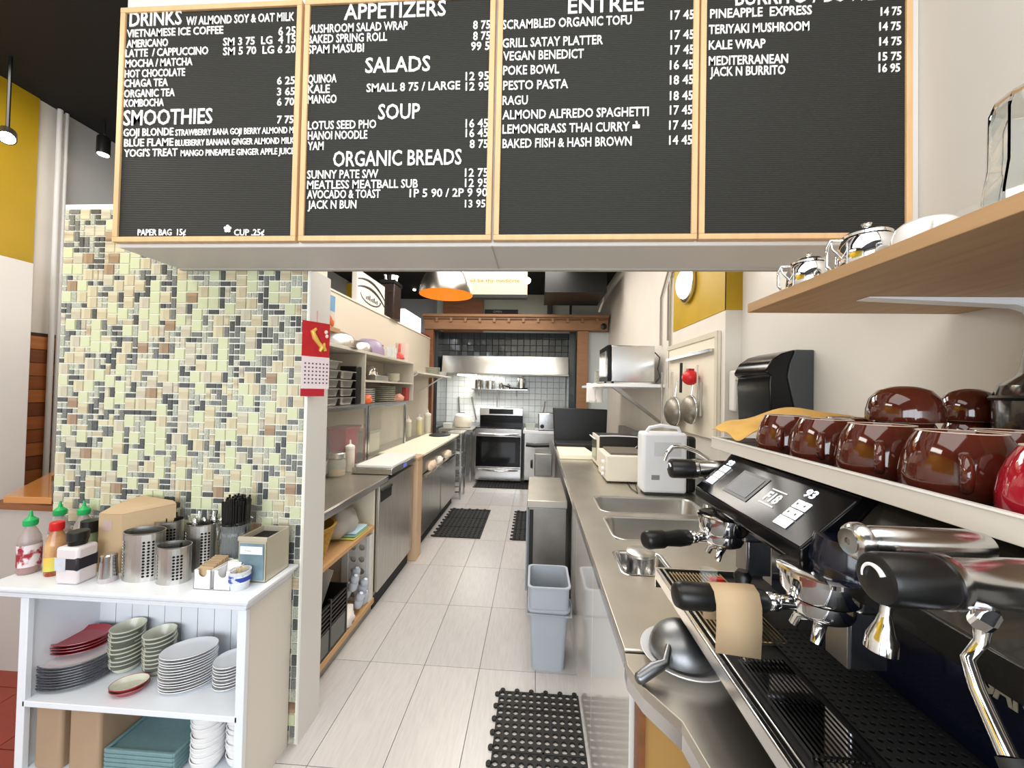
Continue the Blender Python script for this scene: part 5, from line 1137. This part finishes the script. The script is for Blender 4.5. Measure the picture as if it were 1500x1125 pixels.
MB().box(x0, x1, 6.90, 6.98, .926, 1.10).build('backguard_base', M_blackg, t); MB().box(x0, x1, 6.86, 6.98, 1.10, 1.235).build('backguard', M_sat, t, bevel=.006); MB().box(x0+.17, x1-.17, 6.853, 6.861, 1.125, 1.215).build('display', M_blackg, t)

# side worktables at the stove
t = thing('worktable', 'steel worktable left of the stove under the rice cooker', 'table', (-1.3, 6.7, 0)); MB().box(-1.62, -1.04, 6.36, 6.98, .84, .89).build('table_top', M_steel, t, bevel=.003)
for x in (-1.59, -1.07): 
    for y in (6.39, 6.95): MB().box(x-.018, x+.018, y-.018, y+.018, 0, .84).build('leg', M_sat, t)
t = thing('rice_cooker', 'round white rice cooker on the table left of the stove', 'rice cooker', (-1.27, 6.7, .89)); o = (-1.27, 6.65, .891)
MB(o).lathe([(0, 0), (.12, 0), (.15, .02), (.16, .12), (.14, .19), (0, .19)], 30, sy=.9).build('cooker_body', M_cream, t, smooth=50); MB(o).lathe([(.142, .19), (.14, .205), (.10, .24), (.05, .25), (0, .25)], 30, sy=.9).build('lid', M_white, t, smooth=50); MB(o).box(-.04, .04, -.05, .0, .25, .258).build('lid_button', M_blackm, t)
tag(loft([ringb(-1.50, 6.55, .891, .07, .06, .01), ringb(-1.50, 6.55, .97, .085, .07, .01)]).build('food_tub', mat('tub_pale', '#cfd3d0', .4)), 'small pale tub at the left of the rice cooker', 'tub')
t = thing('worktable', 'steel worktable right of the stove under the toaster', 'table', (.1, 6.7, 0)); MB().box(-.20, .50, 6.40, 6.98, .84, .885).build('table_top', M_white, t, bevel=.003); MB().box(-.17, .5, 6.44, 6.96, .06, .84).build('cabinet_front', M_steel, t)
t = thing('toaster', 'stainless toaster with two round dials right of the stove', 'toaster', (.15, 6.6, .885)); MB().box(.05, .36, 6.46, 6.74, .895, 1.19).build('toaster_body', M_sat, t, bevel=.02, seg=3)
MB().turn((.12, 6.459, .96), (.12, 6.44, .96), [(.035, 0), (.03, 1)], 18).build('dial', M_black, t); MB().turn((.20, 6.459, 1.05), (.20, 6.44, 1.05), [(.03, 0), (.025, 1)], 18).build('dial', M_sat, t); MB().box(.06, .35, 6.48, 6.72, .886, .895).build('toaster_base', M_black, t)
MB().tube([(.13, 6.5, 1.19), (.15, 6.5, 1.28), (.16, 6.5, 1.38)], .012, 8).build('lever', M_sat, t)
tag(loft([ringb(-.08, 6.6, .886, .07, .07, .01), ringb(-.08, 6.6, .99, .085, .085, .01)]).build('food_tub', mat('tub_frost', '#b9bfb6', .4)), 'frosted tub between stove and toaster', 'tub')
for k, (x, lx) in enumerate(((-1.42, .03), (-1.18, .10))): tag(MB().tube([(x, 7.02, 1.42), (x+lx, 7.0, 1.0)], .012, 8).build('tongs', M_steeld), ['long dark spoon', 'pair of tongs'][k]+' hanging on the white tiles left of the stove', ['spoon', 'tongs'][k])
tag(MB().box(-.72, -.70, 7.02, 7.04, 1.24, 1.56).build('gas_pipe', M_steeld), 'thin grey pipe running down the tiles behind the stove', 'pipe')
# contact grill and black lid on the right counter far end
t = thing('grill_lid', 'large black upright panel beyond the pale board on right counter', 'griddle', (.7, 5.0, .9))
pa, pb, pc, pd = PY(810, 597, 4.6), PY(890, 600, 4.6), PY(888, 648, 4.6), PY(812, 655, 4.6)
MB().hexa([pd, pc, pc+Vector((0, .05, 0)), pd+Vector((0, .05, 0))], [pa, pb, pb+Vector((0, .05, 0)), pa+Vector((0, .05, 0))]).build('lid_panel', M_black, t, bevel=.01)
MB().box(pd.x, pc.x+.05, 4.25, 4.6, .905, .98).build('griddle_base', M_blackm, t, bevel=.01)
tag(MB().hexa([(.24, 3.72, .902), (.60, 3.72, .902), (.50, 4.75, .902), (.24, 4.75, .902)], [(.24, 3.72, .945), (.60, 3.72, .945), (.50, 4.75, .945), (.24, 4.75, .945)]).build('cutting_board', M_board, bevel=.004), 'thick pale cutting board on the far end of right counter', 'cutting board')
tag(MB().box(.62, 1.05, 3.76, 4.15, .902, .95).build('white_tray', M_white, bevel=.004), 'white plastic tray beside the pale board on right counter', 'tray')
t = thing('sandwich_press', 'black handled steel press facing the aisle beside the stove', 'press', (.1, 5.0, .7)); 
MB().box(.03, .2, 4.78, 5.12, 0, .50).build('press_stand', M_steel, t, bevel=.006); MB().box(.0, .22, 4.75, 5.15, .50, .78).build('press_body', M_steeld, t, bevel=.01); MB().tube([(.18, 4.8, .88), (.0, 4.8, .87), (-.11, 4.8, .88)], .026, 10).build('handle', M_black, t, smooth=60); MB().turn((-.02, 4.9, .62), (-.05, 4.9, .62), [(.06, 0), (.05, 1)], 16).build('dial', M_black, t)
# right wall shelf with microwave, plates
t = thing('equipment_shelf', 'white shelf on a diagonal bracket under the microwave', 'shelf', (.9, 4.2, 1.6))
MB().box(.63, 1.168, 3.54, 5.3, 1.605, 1.635).build('shelf_board', M_white, t, bevel=.002)
MB().hexa([(1.13, 3.56, 1.28), (1.165, 3.56, 1.28), (1.165, 3.60, 1.28), (1.13, 3.60, 1.28)], [(.70, 3.56, 1.60), (.76, 3.56, 1.60), (.76, 3.60, 1.60), (.70, 3.60, 1.60)]).build('bracket_arm', M_steeld, t)
t = thing('microwave', 'stainless microwave with its door facing the aisle on right shelf', 'microwave', (.87, 3.8, 1.636)); 
MB().box(.69, 1.08, 3.56, 4.02, 1.655, 1.985).build('oven_case', M_sat, t, bevel=.006); MB().box(.655, .689, 3.56, 4.02, 1.655, 1.99).build('door', M_blackg, t, bevel=.004); MB().box(.650, .654, 3.66, 3.98, 1.70, 1.94).build('door_window', M_sat, t)
for y in (3.6, 3.98): MB().box(.70, .72, y-.01, y+.01, 1.636, 1.655).build('foot', M_black, t)
MB().tube([(1.09, 3.6, 1.93), (1.13, 3.58, 1.88), (1.12, 3.6, 1.78), (1.14, 3.6, 1.70), (1.10, 3.6, 1.65)], .006, 6).build('power_cord', M_black, t)
for k in range(10): tag(plate_mesh('dinner_plate', .115, .012, M_creme), '%s plate of the pile beyond the microwave' % (ORD[9-k] if k else 'lowest'), 'plate', 'plates beyond the microwave').location = (.80, 4.55, 1.637+.017*k)
for k, x in enumerate((.63, .70)):
    mb = MB(); vs = []
    for i in range(5):
        for j in range(7): vs.append((x-.06+.028*i, 4.35-.005*math.sin(j), 1.65-.036*j+.004*math.sin(i*2)))
    mb.add(vs, [(i*7+j, (i+1)*7+j, (i+1)*7+j+1, i*7+j+1) for i in range(4) for j in range(6)])
    tag(mb.build('dish_towel', M_paper, solid=.004, smooth=80), ['white towel hanging left over the shelf edge by the plates', 'white towel hanging right over the shelf edge by the plates'][k], 'towel')
# right counter appliances
t = thing('toaster_oven', 'cream and black toaster oven on the right counter', 'toaster oven', (.72, 3.6, .9)); 
MB().box(.56, .90, 3.36, 3.68, .915, 1.17).build('oven_case', mat('dark_case', '#2a2725', .3), t, bevel=.008); MB().box(.545, .56, 3.36, 3.68, .915, 1.17).build('door_frame', M_cream, t, bevel=.003); MB().box(.54, .545, 3.42, 3.66, .95, 1.13).build('door_glass', mat('oven_glass_green', '#6f7058', .1), t)
MB().tube([(.53, 3.42, 1.14), (.515, 3.45, 1.15), (.515, 3.63, 1.15), (.53, 3.66, 1.14)], .006, 8).build('door_handle', M_white, t); MB().box(.57, .89, 3.38, 3.66, .901, .915).build('oven_base', M_black, t)
for x0_, x1_, y_ in ((.56, .90, 3.365),): MB().tube([(x0_, y_, 1.172), (.72, y_-.01, 1.178), (.88, y_, 1.172), (.885, y_, 1.10), (.80, y_-.015, 1.02)], .005, 6).build('power_cord', M_white, t)
t = thing('bread_machine', 'cream boxy appliance with side knobs behind the water ioniser', 'appliance', (.65, 2.95, .9)); 
MB().hexa([(.52, 2.80, .91), (.84, 2.80, .91), (.84, 3.16, .91), (.52, 3.16, .91)], [(.51, 2.80, 1.10), (.83, 2.80, 1.10), (.83, 3.16, 1.10), (.51, 3.16, 1.10)]).build('appliance_body', M_cream, t, bevel=.012, seg=3); MB().box(.55, .80, 2.82, 3.14, 1.101, 1.115).build('top_grille', mat('grille_brown', '#6c655a', .5), t, bevel=.002)
for k, z in enumerate((.95, .99, 1.04)): MB().turn((.514, 2.88, z), (.495, 2.88, z), [(.014, 0), (.012, 1)], 14).build('knob', M_white, t)
for x in (.54, .82): MB().box(x-.01, x+.01, 2.83, 2.85, .901, .911).build('foot', M_black, t)
t = thing('water_ioniser', 'tall white kitchen appliance with a hose arch on top', 'appliance', (.85, 2.5, .9)); 
xa, xb = PY(940, 700, 2.52).x, PY(1005, 700, 2.52).x
MB().box(xa, xb, 2.50, 2.64, .915, 1.30).build('appliance_case', M_white, t, bevel=.02, seg=4); MB().box(xa+.02, xb-.02, 2.52, 2.62, .901, .916).build('appliance_foot', mat('foot_dark', '#3a3a3a', .5), t)
MB().box(xa+.055, xa+.105, 2.4975, 2.4995, 1.00, 1.03).build('rating_label', mat('label_grey', '#8c8f90', .5), t); MB().box(xa+.07, xb-.04, 2.498, 2.4998, 1.15, 1.24).build('print_card', mat('print_faint', '#d6d9dc', .5), t)
MB().tube([(xa+.01, 2.53, 1.10), (xa+.01, 2.53, 1.28), (xa+.05, 2.53, 1.33), (xa+.12, 2.53, 1.345), (xb-.05, 2.53, 1.33), (xb-.03, 2.53, 1.28), (xb-.03, 2.53, 1.18)], .011, 10).build('hose', M_white, t, smooth=60)
tag(MB().box(xb+.02, xb+.09, 2.58, 2.66, .902, 1.27).build('black_flask', M_black, bevel=.02), 'tall black container just behind the white appliance', 'container')
tag(MB().tube([PZ(925, 690, .905), PZ(918, 705, .905), PZ(925, 716, .905), PZ(934, 722, .905)], .003, 6).tube([PZ(925, 690, .905), PZ(930, 705, .906), PZ(934, 722, .905)], .003, 6).build('loose_cable', M_black), 'thin black cable lying on the counter beside the white appliance', 'cable')
# faucet
t = thing('faucet', 'chrome gooseneck faucet arching over the far sink', 'faucet', (.98, 2.25, .9))
a = PY(1037, 672, 2.2); MB().tube([Vector((a.x, 2.2, .9)), a+Vector((0, 0, -.05)), a, PY(1020, 661, 2.2), PY(1000, 654, 2.2), PY(985, 655, 2.2), PY(977, 664, 2.2), PY(973, 674, 2.2)], .012, 12).build('spout', M_chrome, t, smooth=60)
MB().turn((a.x, 2.2, .901), (a.x, 2.2, .96), [(.035, 0), (.03, .2), (.022, .4), (.022, 1)], 20).build('faucet_base', M_chrome, t)
tag(MB().tube([(.98, 1.9, .92), (.92, 1.9, .99), (.93, 1.9, 1.12), (.96, 1.9, 1.2)], .013, 10).build('rinse_hose', M_black, smooth=60), 'short black hose rising beside the near sink', 'hose')
t = thing('plastic_box', 'clear plastic tub on the ledge behind the espresso machine', 'tub', (1.1, 1.6, .9))
c = PY(1030, 655, 1.75); loft([ringb(1.02, 1.85, 1.15, .10, .10, .02), ringb(1.02, 1.85, 1.33, .12, .12, .02), ringb(1.02, 1.85, 1.34, .128, .128, .02)]).build('tub_wall', mat('tub_milky', '#d9d6ce', .4), t); MB().box(.92, 1.12, 1.75, 1.95, .902, 1.15).build('tub_stand', mat('soap_grey'), t)
# pegboard panel with utensils
t = thing('utensil_board', 'cream wooden door panel on the wall carrying hanging utensils', 'panel', (1.16, 2.95, 1.25))
MB().box(1.15, 1.168, 2.50, 3.42, 1.26, 1.96).build('panel_board', mat('panel_cream', '#ded6c4', .5), t, bevel=.002); MB().box(1.143, 1.15, 2.50, 3.42, 1.925, 1.96).box(1.143, 1.15, 2.50, 2.535, 1.26, 1.925).build('panel_edge', mat('panel_edge', '#c9c1ae', .5), t); MB().box(1.12, 1.149, 2.55, 3.38, 1.83, 1.85).build('hook_rail', M_sat, t)
def strainer(px, py, y, r, lb):
    c = PX(px, py, 1.10); t = thing('strainer', lb, 'strainer', c); rot = Matrix.Rotation(-PI/2, 3, 'Y')
    MB().lathe([(r, 0), (r*.97, r*.2), (r*.8, r*.42), (r*.45, r*.58), (0, r*.62)], 28, c=c, rot=rot).build('mesh_bowl', mat('wire_mesh', '#9a9488', .45, .8, noise=.3, nscale=120), t, smooth=60)
    MB().tube([c+Vector((0, r*math.cos(a), r*math.sin(a))) for a in [2*PI*k/24 for k in range(25)]], .005, 6).build('rim', M_sat, t, smooth=60); MB().tube([c+Vector((0, 0, r)), c+Vector((.02, 0, r+.13))], .006, 6).build('handle', M_sat, t)
strainer(988, 603, 2.8, .115, 'wire mesh strainer hanging nearest the microwave side'); strainer(1012, 600, 2.6, .10, 'wire mesh strainer hanging below the red ball')
c = PX(1011, 553, 1.09); t = thing('ball', 'round bright red plastic float hanging on the utensil board', 'ball', c)
MB().ball(c, .055, .055, 22, 12).build('ball_body', M_redp, t, smooth=60); MB().box(c.x-.02, c.x+.02, c.y-.02, c.y+.02, c.z+.045, c.z+.062).build('cap', mat('dark_red', '#8a1420', .4), t)
for k, (px, y0_, y1_, m_, lb, r_) in enumerate(((998, 532, 575, M_black, 'black handled knife hanging left of the red ball', .011), (985, 545, 590, M_sat, 'steel whisk handle hanging left of the black knife', .008), (978, 540, 600, M_sat, 'steel ladle hanging at the far edge of the board', .007), (1022, 535, 590, M_sat, 'steel skewers hanging right of the red ball', .006), (970, 545, 620, M_steeld, 'long dark spoon hanging beside the microwave shelf', .008), (1027, 560, 610, M_steeld, 'grey turner hanging at the near edge of the board', .009))):
    tag(MB().tube([PX(px, y0_, 1.12), PX(px-1, y1_, 1.10)], r_, 8).build('utensil', m_), lb, 'utensil')
# conduits on right wall
for k, pts in enumerate(([(1.155, 3.65, 2.0), (1.155, 3.65, 2.45), (1.155, 3.5, 2.6), (1.155, 3.0, 3.1)], [(1.155, 3.45, 2.02), (1.155, 3.45, 2.5), (1.155, 3.3, 2.65), (1.155, 2.95, 3.0)], [(1.155, 3.4, 1.6), (1.155, 3.4, 2.3), (1.155, 3.38, 3.0)])):
    tag(MB().tube(pts, .009, 8).build('conduit', mat('conduit_grey', '#9c968c', .4, .5), smooth=60), ['left bent wall conduit rising from behind the microwave', 'middle bent wall conduit beside the left one', 'straight wall conduit nearest the yellow wall'][k], 'conduit')
# wall lamp on yellow
t = thing('wall_lamp', 'round chrome-rimmed wall lamp on the yellow wall', 'lamp', (1.12, 2.9, 2.3)); c = PX(1003, 416, 1.13)
MB().turn(c+Vector((.03, 0, 0)), c, [(.13, 0), (.14, .2), (.14, .8), (.12, 1)], 30).build('rim', M_sat, t, smooth=40); MB().ball(c+Vector((-.0, 0, 0)), .055, .115, 24, 12, ry=.115).build('lens', mat('lamp_lens', '#fff6e0', .3, emit='#fff3d8', es=3), t, smooth=60)
# ducts and pipes above the beam
tag(MB().box(.10, .93, 5.2, 6.0, 2.90, 3.2).build('ceiling_duct', M_black), 'black ceiling duct right of the glowing sign', 'duct')
tag(MB().box(.18, .27, 6.9, 7.0, 2.79, 3.3).build('duct_pipe', M_black), 'thick black vertical pipe above the timber beam', 'pipe'); tag(MB().box(.58, .62, 6.9, 6.95, 2.79, 3.3).build('duct_pipe', M_blackm), 'thin black vertical pipe above the timber beam', 'pipe')
tag(MB().tube([(1.0, 5.9, 3.2), (1.0, 5.9, 2.95), (.95, 5.95, 2.79)], .018, 8).build('white_conduit', M_wall, smooth=60), 'pale pipe at the right end above the timber beam', 'pipe')
t = thing('wall_notice', 'dark notice plate above the timber beam below the glowing sign', 'sign', (-.7, 7.0, 2.9)); MB().box(-.98, -.36, 7.08, 7.118, 2.93, 3.06).build('plate', M_blackm, t); text('OPEN', 'lettering', mat('ink_pale', '#8f9292', .5), t, fit_plane((-.82, 7.079, 3.0), (.16, 0, 0), (0, 0, .04), (0, -1, 0)), .001)
# glowing sign
t = thing('light_box_sign', 'glowing warm light box sign hanging above the kitchen aisle', 'sign', (-.5, 4.8, 2.8)); a, b = PY(671, 431, 4.8), PY(772, 431, 4.8)
MB().box(a.x, b.x, 4.8, 4.92, a.z-.04, a.z).build('sign_casing', M_blackm, t); MB().box(a.x, b.x, 4.801, 4.91, a.z, 3.08).build('sign_panel', M_litw, t); MB().tube([(a.x+.05, 4.86, 3.08), (a.x+.05, 4.86, 3.35)], .006, 6).tube([(b.x-.05, 4.86, 3.08), (b.x-.05, 4.86, 3.35)], .006, 6).build('hanging_rod', M_black, t)
c = PY(676, 413, 4.79); text('food be thy medicine', 'lettering', mat('sign_ink', '#8f6f3a', .5), t, fit_plane((c.x+.02, 4.80, c.z), (.72, 0, 0), (0, 0, .045), (0, -1, 0)), .001)
# pendant lamp
t = thing('pendant_lamp', 'brushed steel dome pendant lamp with orange inside', 'lamp', (-.85, 3.5, 2.43)); c = PY(653.5, 432, 3.5); o = (c.x, 3.5, c.z)
rr = (PY(692, 432, 3.5).x-PY(615, 430, 3.5).x)/2
pf = [(rr, 0), (rr*.99, .03), (rr*.93, .10), (rr*.8, .17), (rr*.6, .225), (rr*.35, .26), (rr*.14, .275), (rr*.12, .33), (0, .33)]
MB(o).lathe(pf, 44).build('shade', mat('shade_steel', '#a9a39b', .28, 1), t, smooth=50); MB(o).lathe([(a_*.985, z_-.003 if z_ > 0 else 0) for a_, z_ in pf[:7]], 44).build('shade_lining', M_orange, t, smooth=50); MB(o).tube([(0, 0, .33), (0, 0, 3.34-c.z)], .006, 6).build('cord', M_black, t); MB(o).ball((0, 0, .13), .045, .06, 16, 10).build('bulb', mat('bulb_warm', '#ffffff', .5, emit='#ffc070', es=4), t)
# track spots
def spot(p, lb, aim=(0, -.3, -1)):
    t = thing('spotlight', lb, 'lamp', p); p = Vector(p); d = Vector(aim).normalized()
    MB().tube([p+Vector((0, 0, .02)), (p.x, p.y, 3.34)], .008, 6).build('stem', M_black, t); MB().turn(p, p+d*.12, [(.03, 0), (.035, .1), (.035, 1)], 18).build('can', M_black, t); MB().turn(p+d*.1205, p+d*.125, [(.03, 0), (.028, 1)], 18).build('lens', M_lit, t)
c = PY(773, 411, 4.3); t = thing('spotlight', 'bare glowing bulb hanging beside the light box sign', 'lamp', c); MB().ball(c, .035, .035, 16, 10).build('bulb', mat('bulb_hot', '#ffffff', .5, emit='#fff1cc', es=30), t); MB().tube([c+Vector((0, 0, .03)), (c.x, c.y, 3.34)], .006, 6).build('cord', M_black, t)
spot(PY(483, 402, 6.0)+Vector((0, 0, .1)), 'ceiling spotlight farthest left seen over the partition'); spot(PY(541, 412, 6.5)+Vector((0, 0, .15)), 'white ceiling spotlight over the yellow column'); spot(PY(608, 424, 6.8)+Vector((0, 0, .1)), 'tiny ceiling spotlight left of the pendant lamp')
spot(PY(10, 215, 1.9)+Vector((0, 0, .08)), 'white track spotlight before the yellow wall at far left', (.6, -.4, -.5)); spot(PY(152, 205, 2.4)+Vector((0, 0, .02)), 'black spotlight cylinder beside the first menu board', (0, 0, -1))
# things along the partition top
t = thing('plastic_bag', 'white printed bag with grey stripes lying on the partition top', 'bag', (-1.79, 3.9, 2.386)); 
MB().box(-1.82, -1.76, 3.62, 4.30, 2.386, 2.72).build('bag_body', mat('bag_white', '#e9e4de', .4), t, bevel=.01)
MBs = mat('bag_stripe', '#4e4846', .6)
for k in range(2): MB().tube([(-1.758, 3.63+.66*i/14, 2.665-.075*k-.10*((i/14-.38)**2)/.38*1.1) for i in range(15)], [.004+.009*math.sin(PI*(i+.6)/15.2) for i in range(15)], 6).build('stripe_print', MBs, t)
MB().tube([(-1.758, 3.93+.24*math.cos(PI+PI*i/12), 2.50+.075*math.sin(PI+PI*i/12)) for i in range(13)], [.003+.007*(i/12) for i in range(13)], 6).build('stripe_print', MBs, t)
for k in range(8): MB().tube([(-1.7585, 3.82+.037*k, 2.465), (-1.7585, 3.825+.037*k, 2.49+.012*(k % 3))], .007, 5).build('blurred_letter', MBs, t)
t = thing('bean_jar', 'square dark jar with lid on the partition top', 'jar', (-1.79, 4.6, 2.386)); MB().box(-1.86, -1.70, 4.42, 4.66, 2.386, 2.80).build('jar_body', mat('coffee_beans', '#3a2a22', .4, noise=.5, nscale=40, bump=.6), t, bevel=.01); MB().box(-1.87, -1.69, 4.41, 4.67, 2.80, 2.84).build('lid', M_black, t)
t = thing('stock_pot', 'chrome rimmed pot on top of the square dark jar', 'pot', (-1.78, 4.54, 2.842)); MB((-1.78, 4.54, 2.842)).lathe([(0, 0), (.09, 0), (.09, .07), (.095, .075), (0, .075)], 24).build('pot_body', M_chrome, t)
tag(MB().box(-1.83, -1.77, 5.0, 5.72, 2.386, 2.62).build('screen', mat('screen_white', '#ffffff', .4, emit='#e9f2ff', es=1.2)), 'bright white panel glowing beyond the partition', 'screen')
tag(MB().box(-1.83, -1.76, 5.75, 6.3, 2.386, 2.42).build('red_folder', mat('red_folder', '#7a2a2a', .5)), 'dark red strip lying on the partition top', 'folder')
tag(MB().box(-1.95, -1.87, 6.32, 7.0, 1.9, 2.62).build('blue_panel', mat('blue_grey_panel', '#9aa2ab', .5)), 'pale blue grey panel beside the timber beam', 'panel')

# ================================================================== DINING SIDE, FAR LEFT
t = thing('white_cabinet', 'tall plain white cabinet at the far left edge', 'cabinet', (-3.05, 1.6, 0))
MB().box(-3.188, -2.95, 1.0, PX(45, 500, -2.95).y, .1, PX(45, 385, -2.95).z).build('cabinet_body', mat('cabinet_white', '#ddd8d2', .45), t, bevel=.003); MB().box(-3.18, -2.97, 1.02, PX(45, 500, -2.95).y-.02, 0, .1).build('cabinet_plinth', M_blackm, t)
pw = struct('wall_planked', MB().box(-3.199, -3.19, 2.2, 3.25, .8, 1.86), mat('plank_gap', '#3a2417', .7))
pms = [mat('plank_%d' % k, c_, .5, noise=.2, nscale=5, stretch=(1, 1, 8)) for k, c_ in enumerate(('#8f4f24', '#a4612f', '#7a4220', '#b06a34'))]
for k in range(12):
    y0_ = 2.2; z0_ = .82+.085*k
    MB().box(-3.19, -3.178-.004*(k % 3 == 0), y0_, 2.78+.05*(k % 2), z0_, z0_+(.081)).build('plank', pms[k % 4], pw); MB().box(-3.19, -3.178-.003*(k % 2), 2.785+.05*(k % 2), 3.25, z0_, z0_+(.081)).build('plank', pms[(k*3+1) % 4], pw)
t = thing('dining_table', 'varnished wooden dining table top at the far left', 'table', (-2.6, 2.1, 0)); 
tz = .80; c1, c2 = PZ(76, 700, 1.0), PZ(76, 730, 1.0)
MB().prism([(-2.93, 2.2), (PZ(5, 727, 1.02).x, PZ(5, 727, 1.02).y), (PZ(76, 729, 1.02).x, PZ(76, 729, 1.02).y), (PZ(76, 697, 1.02).x, PZ(76, 697, 1.02).y), (-2.93, 2.9)], .99, 1.02).build('table_top', mat('varnished_wood', '#b87a3e', .2, coat=.5), t, bevel=.002)
MB().box(-2.9, -2.84, 2.25, 2.31, 0, .99).build('leg', M_blackm, t)
MBw = struct('wall_dining_low', MB().box(-2.94, -2.25, 1.90, 1.96, .0, .86), mat('bench_grey', '#b3aaa2', .7)); struct('trim_9', MB().box(-2.94, -2.25, 1.885, 1.97, .86, .89), M_brown)
tag(MB().tube([(-3.16, PX(85, 250, -3.16).y, .0), (-3.16, PX(85, 250, -3.16).y, 3.34)], .014, 12).build('white_pipe', mat('pipe_white', '#cfcdca', .4)), 'thicker white vertical pipe beside the mosaic wall', 'pipe'); tag(MB().tube([(-3.16, PX(95, 250, -3.16).y, 0), (-3.16, PX(95, 250, -3.16).y, 3.34)], .010, 12).build('white_pipe', mat('pipe_white')), 'thinner white vertical pipe next to the mosaic edge', 'pipe')
flush_text()
